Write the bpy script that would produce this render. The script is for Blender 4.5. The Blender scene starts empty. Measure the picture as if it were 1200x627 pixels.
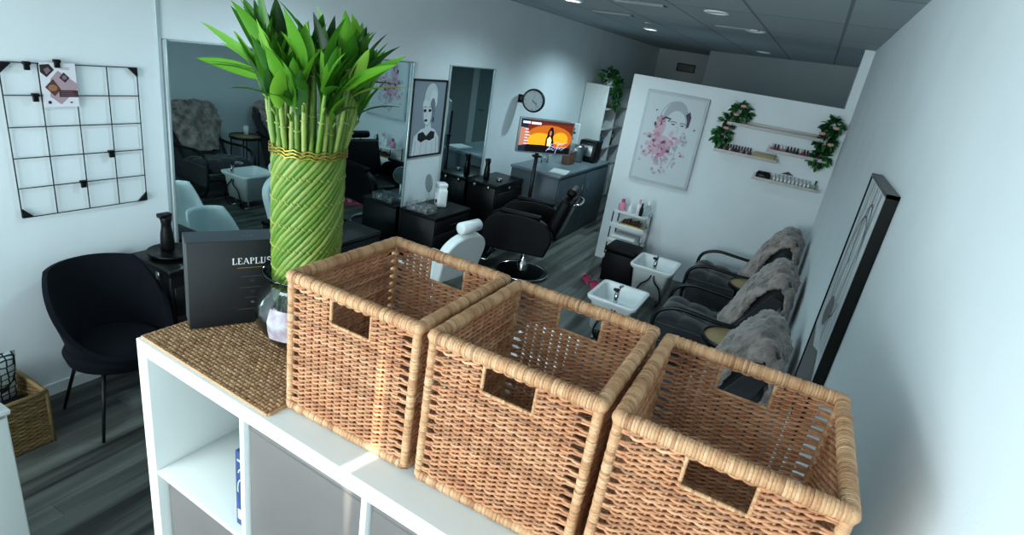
import bpy, bmesh, math, random
import numpy as np
from mathutils import Vector, Matrix, noise

random.seed(7)
SC = bpy.context.scene
COL = SC.collection
PI = math.pi

# ------------------------------------------------------------------ camera
cam = bpy.data.cameras.new('camera')
co = bpy.data.objects.new('camera', cam)
COL.objects.link(co)
cam.sensor_width = 36.0
cam.lens = 664.47 * 36.0 / 1200.0
cam.clip_start = 0.02
R = [[0.8721299, 0.464847, 0.1526652], [0.295129, -0.2509346, -0.9219169], [-0.3902413, 0.8490872, -0.3560374]]
rt, dn, fw = Vector(R[0]), Vector(R[1]), Vector(R[2])
M = Matrix.Identity(4)
for i in range(3):
    M[i][0], M[i][1], M[i][2] = rt[i], -dn[i], -fw[i]
M[2][3] = 2.24
co.matrix_world = M
SC.camera = co

# ------------------------------------------------------------------ view, world, lights
SC.view_settings.view_transform = 'Standard'
SC.view_settings.look = 'None'
SC.view_settings.exposure = 0.0
SC.view_settings.gamma = 1.0
SC.view_settings.use_curve_mapping = False
w = bpy.data.worlds.new('sky')
SC.world = w
w.use_nodes = True
w.node_tree.nodes['Background'].inputs[0].default_value = (0.62, 0.92, 1.0, 1)
w.node_tree.nodes['Background'].inputs[1].default_value = 1.2


def area(name, loc, rot, sx, sy, power, color, spread=PI):
    l = bpy.data.lights.new(name, 'AREA')
    l.shape = 'RECTANGLE'
    l.size, l.size_y = sx, sy
    l.energy = power
    l.color = color
    l.spread = spread
    o = bpy.data.objects.new(name, l)
    COL.objects.link(o)
    o.location = loc
    o.rotation_euler = rot
    return o


# daylight through the shop window behind the camera
area('window_daylight', (-1.95, -2.46, 1.60), (math.radians(90), 0, 0), 2.6, 2.1, 240, (0.83, 0.965, 1.0))
# thin shaft of sun between the window mullions
sb = bpy.data.lights.new('sunbeam', 'SPOT')
sb.energy = 950
sb.color = (1.0, 0.95, 0.82)
sb.spot_size = math.radians(9)
sb.spot_blend = 0.9
sb.shadow_soft_size = 0.004
so = bpy.data.objects.new('sunbeam', sb)
COL.objects.link(so)
so.location = (-1.25, -2.38, 2.45)
so.rotation_euler = (Vector((-0.562, 0.70, 1.50)) - Vector(so.location)).to_track_quat('-Z', 'Y').to_euler()
so.scale = (0.06, 1, 1)


# ------------------------------------------------------------------ materials
def lin(c):
    if isinstance(c, str):
        c = tuple(int(c[i:i + 2], 16) / 255 for i in (0, 2, 4))
    return tuple(x / 12.92 if x <= 0.04045 else ((x + 0.055) / 1.055) ** 2.4 for x in c)


MATS = {}


def mat(name, color, rough=0.5, metal=0.0, var=0.0, scale=20.0, bump=0.0, bscale=60.0, emit=0.0, spec=0.5,
        trans=0.0, ior=1.45, tint=None, coat=0.0, sheen=0.0, color2=None, stretch=None, alpha=1.0):
    if name in MATS:
        return MATS[name]
    m = bpy.data.materials.new(name)
    m.use_nodes = True
    nt = m.node_tree
    b = nt.nodes['Principled BSDF']
    L = nt.links
    c = lin(color)
    b.inputs['Base Color'].default_value = (*c, 1)
    b.inputs['Roughness'].default_value = rough
    b.inputs['Metallic'].default_value = metal
    b.inputs['Specular IOR Level'].default_value = spec
    b.inputs['IOR'].default_value = ior
    b.inputs['Transmission Weight'].default_value = trans
    b.inputs['Coat Weight'].default_value = coat
    b.inputs['Sheen Weight'].default_value = sheen
    b.inputs['Alpha'].default_value = alpha
    if emit:
        b.inputs['Emission Color'].default_value = (*c, 1)
        b.inputs['Emission Strength'].default_value = emit
    src = None
    if color2 is not None or var:
        tc = nt.nodes.new('ShaderNodeTexCoord')
        mp = nt.nodes.new('ShaderNodeMapping')
        if stretch:
            mp.inputs['Scale'].default_value = stretch
        L.new(tc.outputs['Object'], mp.inputs[0])
        n = nt.nodes.new('ShaderNodeTexNoise')
        n.inputs['Scale'].default_value = scale
        n.inputs['Detail'].default_value = 4
        L.new(mp.outputs[0], n.inputs['Vector'])
        r = nt.nodes.new('ShaderNodeValToRGB')
        c2 = lin(color2) if color2 is not None else tuple(x * (1 - var) for x in c)
        c1 = c if color2 is not None else tuple(min(1, x * (1 + var)) for x in c)
        r.color_ramp.elements[0].position = 0.35
        r.color_ramp.elements[1].position = 0.65
        r.color_ramp.elements[0].color = (*c2, 1)
        r.color_ramp.elements[1].color = (*c1, 1)
        L.new(n.outputs['Fac'], r.inputs[0])
        src = r.outputs[0]
    if tint:
        a = nt.nodes.new('ShaderNodeAttribute')
        a.attribute_name = 'tint'
        r2 = nt.nodes.new('ShaderNodeValToRGB')
        els = r2.color_ramp.elements
        for k, tcx in enumerate(tint):
            p = k / (len(tint) - 1)
            if k < 2:
                e = els[k]
                e.position = p if k == 0 else p
            else:
                e = els.new(p)
            e.color = (*lin(tcx), 1)
        # keep the ramp sorted
        L.new(a.outputs['Fac'], r2.inputs[0])
        if src is not None:
            mx = nt.nodes.new('ShaderNodeMix')
            mx.data_type = 'RGBA'
            mx.blend_type = 'MIX'
            mx.inputs[0].default_value = 0.55
            L.new(src, mx.inputs[6])
            L.new(r2.outputs[0], mx.inputs[7])
            src = mx.outputs[2]
        else:
            src = r2.outputs[0]
    if src is not None:
        L.new(src, b.inputs['Base Color'])
    if bump:
        tc2 = nt.nodes.new('ShaderNodeTexCoord')
        n2 = nt.nodes.new('ShaderNodeTexNoise')
        n2.inputs['Scale'].default_value = bscale
        n2.inputs['Detail'].default_value = 3
        L.new(tc2.outputs['Object'], n2.inputs['Vector'])
        bp = nt.nodes.new('ShaderNodeBump')
        bp.inputs['Strength'].default_value = bump
        bp.inputs['Distance'].default_value = 0.01
        L.new(n2.outputs['Fac'], bp.inputs['Height'])
        L.new(bp.outputs[0], b.inputs['Normal'])
    MATS[name] = m
    return m


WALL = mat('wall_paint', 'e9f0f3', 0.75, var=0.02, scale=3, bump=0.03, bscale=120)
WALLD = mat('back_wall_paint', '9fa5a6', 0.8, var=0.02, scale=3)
WHITE = mat('white_laminate', 'd8dbd8', 0.3, var=0.01, scale=4)
WHITEP = mat('white_plastic', 'eef2f2', 0.28, var=0.01)
WHITEM = mat('white_matt', 'e9ecec', 0.6, var=0.02)
BLACK = mat('black_laminate', '090a0c', 0.5, spec=0.3, var=0.15, scale=8)
BLACKL = mat('black_leather', '050507', 0.5, spec=0.2, var=0.1, bump=0.15, bscale=90)
BLACKM = mat('black_metal', '08090a', 0.4, metal=0.0)
BLACKP = mat('black_plastic', '08090a', 0.35, spec=0.3)
CHROME = mat('chrome', 'c8ccd0', 0.12, metal=1.0)
STEEL = mat('brushed_steel', '9aa0a2', 0.3, metal=1.0)
MIRROR = mat('mirror_glass', 'b0c6c8', 0.0, metal=1.0)
NAVY = mat('navy_fabric', '080c14', 0.9, var=0.2, scale=200, bump=0.2, bscale=400, spec=0.2)
GREYF = mat('grey_bin_fabric', '67615f', 0.36, var=0.03, scale=6)
GREYD = mat('grey_bin_inside', '55575c', 0.7)
RECF = mat('charcoal_velvet', '292b30', 0.8, var=0.2, scale=14, bump=0.2, bscale=40, sheen=0.3)
FUR = mat('grey_brown_fur', 'b3a299', 0.95, color2='6b5c55', scale=11, bump=1.0, bscale=60, sheen=0.6)
COUNTER = mat('slate_grey_board', '46525a', 0.5, var=0.05, scale=3)
COUNTERT = mat('counter_top', '66747a', 0.35, var=0.05, scale=5)
GOLD = mat('gold_metal', 'c7a84f', 0.3, metal=1.0)
GOLDP = mat('gold_tray', 'b09a52', 0.45, metal=0.6)
PINK = mat('pink_plastic', 'e79ab4', 0.4)
PINKD = mat('rose_rubber', 'c8466a', 0.5)
WOODT = mat('pale_wood', 'a88d60', 0.5, var=0.15, scale=12, stretch=(1, 8, 1))
CLEAR = mat('clear_acrylic', 'dfe8ea', 0.08, trans=0.9, ior=1.3)
GLASS = mat('vase_glass', '9eacad', 0.01, trans=1.0, ior=1.45)
WATER = mat('vase_water', 'dfeee6', 0.0, trans=1.0, ior=1.2)
SHADE = mat('warm_white', 'e6e0d2', 0.7)
DKWICK = mat('brown_wicker', '8c6f46', 0.7, var=0.3, scale=60, tint=('4c3a22', 'a08354'))


def ratt(name, ramp):
    return mat(name, 'd09e78', 0.5, color2='a86e4c', scale=16, tint=ramp, bump=0.25, bscale=220, spec=0.4)


RATTAN = ratt('rattan_weave', ('64402e', 'bf8159', 'e6ba96'))
RATTANR = ratt('rattan_binding', ('80583c', 'c09468', 'd8b48c'))


def sortramp(m):
    pass


def mat_floor():
    m = bpy.data.materials.new('laminate_planks')
    m.use_nodes = True
    nt = m.node_tree
    L = nt.links
    b = nt.nodes['Principled BSDF']
    tc = nt.nodes.new('ShaderNodeTexCoord')
    sep = nt.nodes.new('ShaderNodeSeparateXYZ')
    L.new(tc.outputs['Object'], sep.inputs[0])
    cmb = nt.nodes.new('ShaderNodeCombineXYZ')
    L.new(sep.outputs['Y'], cmb.inputs['X'])
    L.new(sep.outputs['X'], cmb.inputs['Y'])
    br = nt.nodes.new('ShaderNodeTexBrick')
    br.inputs['Color1'].default_value = (*lin('1c1917'), 1)
    br.inputs['Color2'].default_value = (*lin('6d716a'), 1)
    br.inputs['Mortar'].default_value = (*lin('1c1b1a'), 1)
    br.inputs['Scale'].default_value = 1.0
    br.inputs['Mortar Size'].default_value = 0.0015
    br.inputs['Brick Width'].default_value = 0.95
    br.inputs['Row Height'].default_value = 0.11
    br.inputs['Bias'].default_value = -0.1
    br.offset = 0.37
    L.new(cmb.outputs[0], br.inputs['Vector'])
    mp = nt.nodes.new('ShaderNodeMapping')
    mp.inputs['Scale'].default_value = (0.4, 7, 1)
    L.new(cmb.outputs[0], mp.inputs[0])
    n = nt.nodes.new('ShaderNodeTexNoise')
    n.inputs['Scale'].default_value = 1.6
    n.inputs['Detail'].default_value = 5
    L.new(mp.outputs[0], n.inputs['Vector'])
    r = nt.nodes.new('ShaderNodeValToRGB')
    r.color_ramp.elements[0].position = 0.43
    r.color_ramp.elements[1].position = 0.60
    r.color_ramp.elements[0].color = (*lin('221f1d'), 1)
    r.color_ramp.elements[1].color = (*lin('83877f'), 1)
    L.new(n.outputs['Fac'], r.inputs[0])
    mx = nt.nodes.new('ShaderNodeMix')
    mx.data_type = 'RGBA'
    mx.inputs[0].default_value = 0.38
    L.new(br.outputs['Color'], mx.inputs[6])
    L.new(r.outputs[0], mx.inputs[7])
    L.new(mx.outputs[2], b.inputs['Base Color'])
    b.inputs['Roughness'].default_value = 0.45
    return m


def mat_ceiling():
    m = bpy.data.materials.new('ceiling_tiles')
    m.use_nodes = True
    nt = m.node_tree
    L = nt.links
    b = nt.nodes['Principled BSDF']
    tc = nt.nodes.new('ShaderNodeTexCoord')
    mp = nt.nodes.new('ShaderNodeMapping')
    mp.inputs['Location'].default_value = (0.01, 0.1, 0)
    L.new(tc.outputs['Object'], mp.inputs[0])
    br = nt.nodes.new('ShaderNodeTexBrick')
    br.offset = 0.0
    br.inputs['Color1'].default_value = (*lin('a3adb1'), 1)
    br.inputs['Color2'].default_value = (*lin('9ba5aa'), 1)
    br.inputs['Mortar'].default_value = (*lin('6d777b'), 1)
    br.inputs['Scale'].default_value = 1.0
    br.inputs['Mortar Size'].default_value = 0.011
    br.inputs['Brick Width'].default_value = 0.6
    br.inputs['Row Height'].default_value = 1.2
    L.new(mp.outputs[0], br.inputs['Vector'])
    L.new(br.outputs['Color'], b.inputs['Base Color'])
    b.inputs['Roughness'].default_value = 0.7
    return m


def mat_leaf(name, ramp):
    m = bpy.data.materials.new(name)
    m.use_nodes = True
    nt = m.node_tree
    L = nt.links
    b = nt.nodes['Principled BSDF']
    a = nt.nodes.new('ShaderNodeAttribute')
    a.attribute_name = 'tint'
    r = nt.nodes.new('ShaderNodeValToRGB')
    n = len(ramp)
    els = r.color_ramp.elements
    els[0].position = 0
    els[0].color = (*lin(ramp[0]), 1)
    els[1].position = 1
    els[1].color = (*lin(ramp[-1]), 1)
    for k in range(1, n - 1):
        e = els.new(k / (n - 1))
        e.color = (*lin(ramp[k]), 1)
    L.new(a.outputs['Fac'], r.inputs[0])
    L.new(r.outputs[0], b.inputs['Base Color'])
    b.inputs['Roughness'].default_value = 0.38
    tr = nt.nodes.new('ShaderNodeBsdfTranslucent')
    L.new(r.outputs[0], tr.inputs['Color'])
    ms = nt.nodes.new('ShaderNodeMixShader')
    ms.inputs[0].default_value = 0.35
    L.new(b.outputs[0], ms.inputs[1])
    L.new(tr.outputs[0], ms.inputs[2])
    L.new(ms.outputs[0], nt.nodes['Material Output'].inputs['Surface'])
    return m


FLOOR = mat_floor()
CEIL = mat_ceiling()
LEAF = mat_leaf('bamboo_leaf', ('14380f', '316c18', '62a22a', '9fcb46'))
STALK = mat_leaf('bamboo_stalk', ('45691f', '6f9632', 'a9b862'))
IVY = mat_leaf('ivy_leaf', ('123a1e', '22602c', '3f8a3a'))


# ------------------------------------------------------------------ mesh builder
class MB:
    def __init__(self):
        self.v, self.f, self.mi, self.sm, self.t = [], [], [], [], []

    def add(self, vs, fs, m=0, smooth=False, t=0.5, M=None):
        o = len(self.v)
        if M is not None:
            vs = [M @ Vector(p) for p in vs]
        self.v.extend([tuple(p) for p in vs])
        for f in fs:
            self.f.append(tuple(i + o for i in f))
            self.mi.append(m)
            self.sm.append(smooth)
            self.t.append(t)
        return self

    def box(self, x0, x1, y0, y1, z0, z1, m=0, M=None, t=0.5):
        vs = [(x0, y0, z0), (x1, y0, z0), (x1, y1, z0), (x0, y1, z0), (x0, y0, z1), (x1, y0, z1), (x1, y1, z1), (x0, y1, z1)]
        fs = [(0, 3, 2, 1), (4, 5, 6, 7), (0, 1, 5, 4), (1, 2, 6, 5), (2, 3, 7, 6), (3, 0, 4, 7)]
        return self.add(vs, fs, m, False, t, M)

    def rbox(self, x0, x1, y0, y1, z0, z1, r=0.01, seg=3, m=0, M=None, taper=1.0, t=0.5):
        bm = bmesh.new()
        bmesh.ops.create_cube(bm, size=1)
        for v in bm.verts:
            k = taper if v.co.z < 0 else 1.0
            v.co = Vector(((x0 + x1) / 2 + v.co.x * (x1 - x0) * k, (y0 + y1) / 2 + v.co.y * (y1 - y0) * k, (z0 + z1) / 2 + v.co.z * (z1 - z0)))
        r = min(r, 0.49 * min(x1 - x0, y1 - y0, z1 - z0))
        bmesh.ops.bevel(bm, geom=bm.edges[:], offset=r, segments=seg, profile=0.5, affect='EDGES')
        vs = [v.co.copy() for v in bm.verts]
        fs = [[v.index for v in f.verts] for f in bm.faces]
        bm.free()
        return self.add(vs, fs, m, True, t, M)

    def tube(self, path, r, n=8, m=0, closed=False, t=0.5, M=None, caps=True):
        P = [Vector(p) for p in path]
        k = len(P)
        rs = r if isinstance(r, (list, tuple)) else [r] * k
        vs, fs = [], []
        T0 = None
        U = None
        for i in range(k):
            if closed:
                T = (P[(i + 1) % k] - P[i - 1])
            else:
                T = P[min(i + 1, k - 1)] - P[max(i - 1, 0)]
            if T.length < 1e-9:
                T = Vector((0, 0, 1))
            T.normalize()
            if U is None:
                a = Vector((0, 0, 1)) if abs(T.z) < 0.9 else Vector((1, 0, 0))
                U = (a - T * a.dot(T)).normalized()
            else:
                U = (U - T * U.dot(T))
                if U.length < 1e-6:
                    U = T.orthogonal()
                U.normalize()
            V = T.cross(U)
            for j in range(n):
                a = 2 * PI * j / n
                vs.append(P[i] + (U * math.cos(a) + V * math.sin(a)) * rs[i])
        for i in range(k if closed else k - 1):
            for j in range(n):
                a, b = i * n + j, i * n + (j + 1) % n
                c, d = ((i + 1) % k) * n + (j + 1) % n, ((i + 1) % k) * n + j
                fs.append((a, b, c, d))
        if not closed and caps:
            fs.append(tuple(reversed(range(n))))
            fs.append(tuple((k - 1) * n + j for j in range(n)))
        return self.add(vs, fs, m, True, t, M)

    def lathe(self, prof, n=24, c=(0, 0, 0), m=0, M=None, t=0.5, a0=0.0, a1=2 * PI):
        vs, fs = [], []
        full = abs(a1 - a0 - 2 * PI) < 1e-6
        na = n if full else n + 1
        for (r, z) in prof:
            for j in range(na):
                a = a0 + (a1 - a0) * j / n
                vs.append((c[0] + r * math.cos(a), c[1] + r * math.sin(a), c[2] + z))
        for i in range(len(prof) - 1):
            for j in range(n):
                j2 = (j + 1) % na
                fs.append((i * na + j, i * na + j2, (i + 1) * na + j2, (i + 1) * na + j))
        return self.add(vs, fs, m, True, t, M)

    def prism(self, poly, z0, z1, m=0, M=None, smooth=False):
        n = len(poly)
        vs = [(p[0], p[1], z0) for p in poly] + [(p[0], p[1], z1) for p in poly]
        fs = [tuple(reversed(range(n))), tuple(range(n, 2 * n))]
        fs += [(i, (i + 1) % n, n + (i + 1) % n, n + i) for i in range(n)]
        return self.add(vs, fs, m, smooth, 0.5, M)

    def grid(self, nu, nv, fn, m=0, t=0.5, M=None, smooth=True):
        vs = [fn(i / nu, j / nv) for i in range(nu + 1) for j in range(nv + 1)]
        w_ = nv + 1
        fs = [(i * w_ + j, (i + 1) * w_ + j, (i + 1) * w_ + j + 1, i * w_ + j + 1) for i in range(nu) for j in range(nv)]
        return self.add(vs, fs, m, smooth, t, M)

    def build(self, name, mats, parent=None, loc=None):
        me = bpy.data.meshes.new(name)
        me.from_pydata(self.v, [], self.f)
        me.polygons.foreach_set('material_index', self.mi)
        me.polygons.foreach_set('use_smooth', self.sm)
        at = me.attributes.new('tint', 'FLOAT', 'FACE')
        at.data.foreach_set('value', self.t)
        if not isinstance(mats, (list, tuple)):
            mats = [mats]
        for m in mats:
            me.materials.append(m)
        me.update()
        o = bpy.data.objects.new(name, me)
        COL.objects.link(o)
        if parent is not None:
            o.parent = parent
        if loc:
            o.location = loc
        return o


def tag(o, label, cat, group=None, kind=None):
    o['label'] = label
    o['category'] = cat
    if group:
        o['group'] = group
    if kind:
        o['kind'] = kind
    return o


def thing(name, label, cat, loc=(0, 0, 0), rz=0.0, group=None):
    o = bpy.data.objects.new(name, None)
    o.empty_display_size = 0.1
    COL.objects.link(o)
    o.location = loc
    o.rotation_euler = (0, 0, rz)
    return tag(o, label, cat, group)


def struct(name, mb, mats):
    o = mb.build(name, mats)
    o['kind'] = 'structure'
    return o


def dup(root, loc, rz=None, label=None, group=None):
    def cp(o, parent):
        c = o.copy()
        COL.objects.link(c)
        if parent is not None:
            c.parent = parent
        for ch in [x for x in bpy.data.objects if x.parent == o]:
            cp(ch, c)
        return c
    r = cp(root, None)
    r.location = loc
    if rz is not None:
        r.rotation_euler = (0, 0, rz)
    if label:
        r['label'] = label
    if group:
        r['group'] = group
    return r


def smoothpath(pts, n=6):
    P = [Vector(p) for p in pts]
    out = []
    for i in range(len(P) - 1):
        p0, p1, p2, p3 = P[max(i - 1, 0)], P[i], P[i + 1], P[min(i + 2, len(P) - 1)]
        for k in range(n):
            s = k / n
            out.append(0.5 * ((2 * p1) + (p2 - p0) * s + (2 * p0 - 5 * p1 + 4 * p2 - p3) * s * s + (3 * p1 - p0 - 3 * p2 + p3) * s ** 3))
    out.append(P[-1])
    return out


def bent(pts, r, n=6):
    """polyline with rounded corners of radius r"""
    P = [Vector(p) for p in pts]
    out = [P[0]]
    for i in range(1, len(P) - 1):
        a = (P[i - 1] - P[i]); b = (P[i + 1] - P[i])
        d = min(r, a.length * 0.49, b.length * 0.49)
        s, e = P[i] + a.normalized() * d, P[i] + b.normalized() * d
        for k in range(n + 1):
            u = k / n
            out.append((1 - u) ** 2 * s + 2 * u * (1 - u) * P[i] + u * u * e)
    out.append(P[-1])
    return out


class Art:
    """flat drawing on a plane: origin O, right U, up V, outward N"""
    def __init__(self, O, U, V, mb):
        self.O, self.U, self.V = Vector(O), Vector(U).normalized(), Vector(V).normalized()
        self.N = self.U.cross(self.V)
        self.mb = mb
        self.k = 0

    def p(self, u, v, h):
        return self.O + self.U * u + self.V * v + self.N * h

    def poly(self, pts, m):
        self.k += 1
        h = 0.0004 + 0.00006 * self.k
        self.mb.add([self.p(u, v, h) for u, v in pts], [tuple(range(len(pts)))], m)

    def rect(self, u0, v0, u1, v1, m):
        self.poly([(u0, v0), (u1, v0), (u1, v1), (u0, v1)], m)

    def ell(self, cu, cv, a, b, m, rot=0, n=20):
        c, s = math.cos(rot), math.sin(rot)
        self.poly([(cu + a * math.cos(x) * c - b * math.sin(x) * s, cv + a * math.cos(x) * s + b * math.sin(x) * c)
                   for x in [2 * PI * i / n for i in range(n)]], m)

    def stroke(self, pts, wd, m):
        self.k += 1
        h = 0.0004 + 0.00006 * self.k
        n = len(pts)
        wd = wd if isinstance(wd, (list, tuple)) else [wd] * n
        vs = []
        for i in range(n):
            a = Vector(pts[max(i - 1, 0)]); b = Vector(pts[min(i + 1, n - 1)])
            d = (b - a)
            d = d.normalized() if d.length > 0 else Vector((1, 0))
            q = Vector((-d.y, d.x)) * wd[i] / 2
            c = Vector(pts[i])
            vs += [self.p(c.x + q.x, c.y + q.y, h), self.p(c.x - q.x, c.y - q.y, h)]
        self.mb.add(vs, [(2 * i, 2 * i + 1, 2 * i + 3, 2 * i + 2) for i in range(n - 1)], m)


def arc2(cu, cv, a, b, t0, t1, n=10):
    return [(cu + a * math.cos(math.radians(t0 + (t1 - t0) * i / n)), cv + b * math.sin(math.radians(t0 + (t1 - t0) * i / n))) for i in range(n + 1)]


# ================================================================== ROOM SHELL
WL, WR, CH, YP = -3.37, 0.30, 2.735, 6.57
struct('floor', MB().box(WL - 0.1, WR + 0.1, -2.5, 13.1, -0.1, 0), FLOOR)
struct('ceiling', MB().box(WL - 0.1, WR + 0.1, -2.5, 13.1, CH, CH + 0.1), CEIL)
struct('wall_left', MB().box(WL - 0.1, WL, -2.5, 13.1, 0, CH), WALL)
struct('wall_right', MB().box(WR, WR + 0.1, -2.5, 13.1, 0, CH), WALL)
struct('wall_partition', MB().box(-1.92, WR, YP, YP + 0.12, 0, 2.19), WALL)
mbk = MB()
mbk.add([(-1.96, 11.0, 0), (WR, 9.72, 0), (WR, 9.72, CH), (-1.96, 11.0, CH), (-1.96, 13.0, 0), (-1.96, 13.0, CH), (WL, 13.0, 0), (WL, 13.0, CH)],
        [(0, 1, 2, 3), (0, 3, 5, 4), (4, 5, 7, 6)])
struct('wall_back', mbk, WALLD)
# front wall with the shop window opening
fwm = MB()
fwm.box(WL, WR, -2.5, -2.4, 0, 0.45).box(WL, WR, -2.5, -2.4, 2.62, CH)
fwm.box(WL, -3.3, -2.5, -2.4, 0.45, 2.62).box(-0.6, WR, -2.5, -2.4, 0.45, 2.62)
struct('wall_front', fwm, WALL)
wf = MB()
for a, b in ((-3.3, -3.25), (-1.98, -1.92), (-0.65, -0.6)):
    wf.box(a, b, -2.49, -2.42, 0.45, 2.62)
wf.box(-3.3, -0.6, -2.49, -2.42, 0.45, 0.5).box(-3.3, -0.6, -2.49, -2.42, 2.57, 2.62)
struct('window_1', wf, WHITE)
struct('trim_1', MB().box(0.215, WR, YP, YP + 0.12, 2.19, CH), WALL)
struct('trim_2', MB().box(WL, WL + 0.006, 2.105, 2.125, 0, CH), mat('joint_strip', 'a9b6bb', 0.6))
sk = MB().box(WL, WL + 0.012, -2.4, 13.0, 0, 0.07)
struct('baseboard_left', sk, WHITEM)

dv = Vector((WR + 1.96, 9.72 - 11.0, 0)).normalized()
dang = math.atan2(dv.y, dv.x)
Mdo = Matrix.Translation((-1.45, 11.0 + (-1.45 + 1.96) * dv.y / dv.x, 0)) @ Matrix.Rotation(dang, 4, 'Z')
dm = MB()
dm.box(0.0, 0.10, -0.05, 0.0, 0, 2.08, 0, M=Mdo).box(0.95, 1.07, -0.05, 0.0, 0, 2.08, 0, M=Mdo).box(0.10, 0.95, -0.05, 0.0, 2.0, 2.08, 0, M=Mdo)
dm.box(0.10, 0.95, -0.03, 0.0, 0, 2.0, 1, M=Mdo)
dm.tube([Mdo @ Vector((0.88, -0.03, 1.0)), Mdo @ Vector((0.88, -0.07, 1.0)), Mdo @ Vector((0.78, -0.07, 1.0))], 0.01, 8, 2)
struct('door_1', dm, [WHITEM, mat('door_grey_green', '94a5a2', 0.5), STEEL])

# ceiling fittings
LAMP_ON = mat('lamp_glow', 'f4fbff', 0.5, emit=9.0)
LAMP_OFF = mat('lamp_off_diffuser', 'cfd6d8', 0.4)


def downlight(x, y, on, label):
    t = thing('ceiling_downlight', label, 'ceiling light', (x, y, CH), 0)
    MB().lathe([(0.075, 0), (0.095, 0), (0.095, -0.008), (0.075, -0.012), (0.075, 0)], 28).build('trim_ring', WHITEP, t)
    MB().lathe([(0.0, -0.004), (0.076, -0.004)], 28).build('diffuser', LAMP_ON if on else LAMP_OFF, t)
    if on:
        l = bpy.data.lights.new('downlight_beam', 'SPOT')
        l.energy = on
        l.color = (0.62, 0.90, 1.0)
        l.spot_size = math.radians(150)
        l.spot_blend = 0.6
        l.shadow_soft_size = 0.07
        o = bpy.data.objects.new('downlight_beam', l)
        COL.objects.link(o)
        o.parent = t
        o.location = (0, 0, -0.03)


downlight(-2.15, 7.64, 120, 'lit round downlight in the ceiling above the television')
downlight(-2.26, 5.28, 50, 'lit round downlight cut off by the top edge of the photo')
downlight(-2.20, 2.90, 75, 'lit round ceiling downlight nearest the shelf unit')
downlight(-0.90, 4.88, 0, 'unlit round downlight, nearest of the dark ones')
downlight(-0.73, 6.04, 0, 'unlit round downlight beside the right ceiling slot vent')
downlight(-0.92, 9.18, 0, 'unlit round downlight behind the partition, furthest back')


def vent(x0, x1, y, label):
    t = thing('ceiling_slot_vent', label, 'air vent', ((x0 + x1) / 2, y, CH), 0, 'slot vents in the ceiling')
    h = (x1 - x0) / 2
    f = MB().box(-h, h, -0.05, -0.035, -0.008, 0).box(-h, h, 0.035, 0.05, -0.008, 0).box(-h, -h + 0.012, -0.05, 0.05, -0.008, 0).box(h - 0.012, h, -0.05, 0.05, -0.008, 0)
    f.box(-h, h, -0.006, 0.006, -0.008, 0)
    f.build('frame', mat('vent_frame', '8f999d', 0.6), t)
    MB().box(-h + 0.012, h - 0.012, -0.035, 0.035, -0.003, -0.001).build('slot', mat('vent_dark', '2a3034', 0.8), t)


vent(-2.38, -1.93, 6.1, 'ceiling slot vent closest to the mirror wall')
vent(-1.75, -1.30, 4.9, 'ceiling slot vent nearest the camera, at the top edge')
vent(-1.10, -0.68, 6.0, 'ceiling slot vent nearest the right wall')
t = thing('sprinkler', 'small ceiling sprinkler beside a lit downlight', 'sprinkler', (-1.95, 6.75, CH))
MB().lathe([(0.0, -0.004), (0.035, -0.004), (0.035, 0)], 16).build('plate', WHITEM, t)
MB().lathe([(0.0, -0.045), (0.02, -0.042), (0.008, -0.03), (0.008, 0)], 12).build('head', STEEL, t)
ex = thing('exit_sign', 'dark unlit sign box high on the far back wall', 'sign', (-2.72, 12.95, 2.42))
MB().rbox(-0.19, 0.19, -0.03, 0.04, -0.08, 0.08, 0.012).build('housing', BLACKP, ex)
MB().box(-0.165, 0.165, -0.034, -0.03, -0.06, 0.06).build('face', mat('sign_face_dark', '1c2622', 0.4), ex)


# ================================================================== CUBE SHELF UNIT
SH_A = math.radians(-2.6)
SH_O = Vector((-1.255, 0.686, 0))


def shw(x, y, z=0.0):
    return SH_O + Matrix.Rotation(SH_A, 3, 'Z') @ Vector((x, y, z))


su = thing('cube_shelf', 'large white cube shelf unit under the rattan baskets', 'shelf unit', SH_O, SH_A)
MB().rbox(0, 1.47, 0, 0.39, 1.432, 1.47, 0.0015, 2).build('top_panel', WHITE, su)
MB().rbox(0, 0.038, 0, 0.39, 0, 1.432, 0.0015, 2).build('side_panel', WHITE, su)
MB().rbox(1.432, 1.47, 0, 0.39, 0, 1.432, 0.0015, 2).build('side_panel', WHITE, su)
MB().rbox(0.038, 1.432, 0, 0.39, 0, 0.038, 0.0015, 2).build('bottom_panel', WHITE, su)
CW = (1.47 - 0.076 - 3 * 0.014) / 4
CHH = (1.47 - 0.076 - 3 * 0.014) / 4
for k in range(1, 4):
    x = 0.038 + k * CW + (k - 1) * 0.014
    MB().rbox(x, x + 0.014, 0.002, 0.388, 0.038, 1.432, 0.001, 1).build('divider', WHITE, su)
for r_ in range(1, 4):
    z = 1.432 - r_ * CHH - r_ * 0.014
    b_ = MB()
    for k in range(4):
        x = 0.038 + k * (CW + 0.014)
        b_.rbox(x, x + CW, 0.003, 0.387, z, z + 0.014, 0.001, 1)
    b_.build('shelf_board', WHITE, su)


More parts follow.
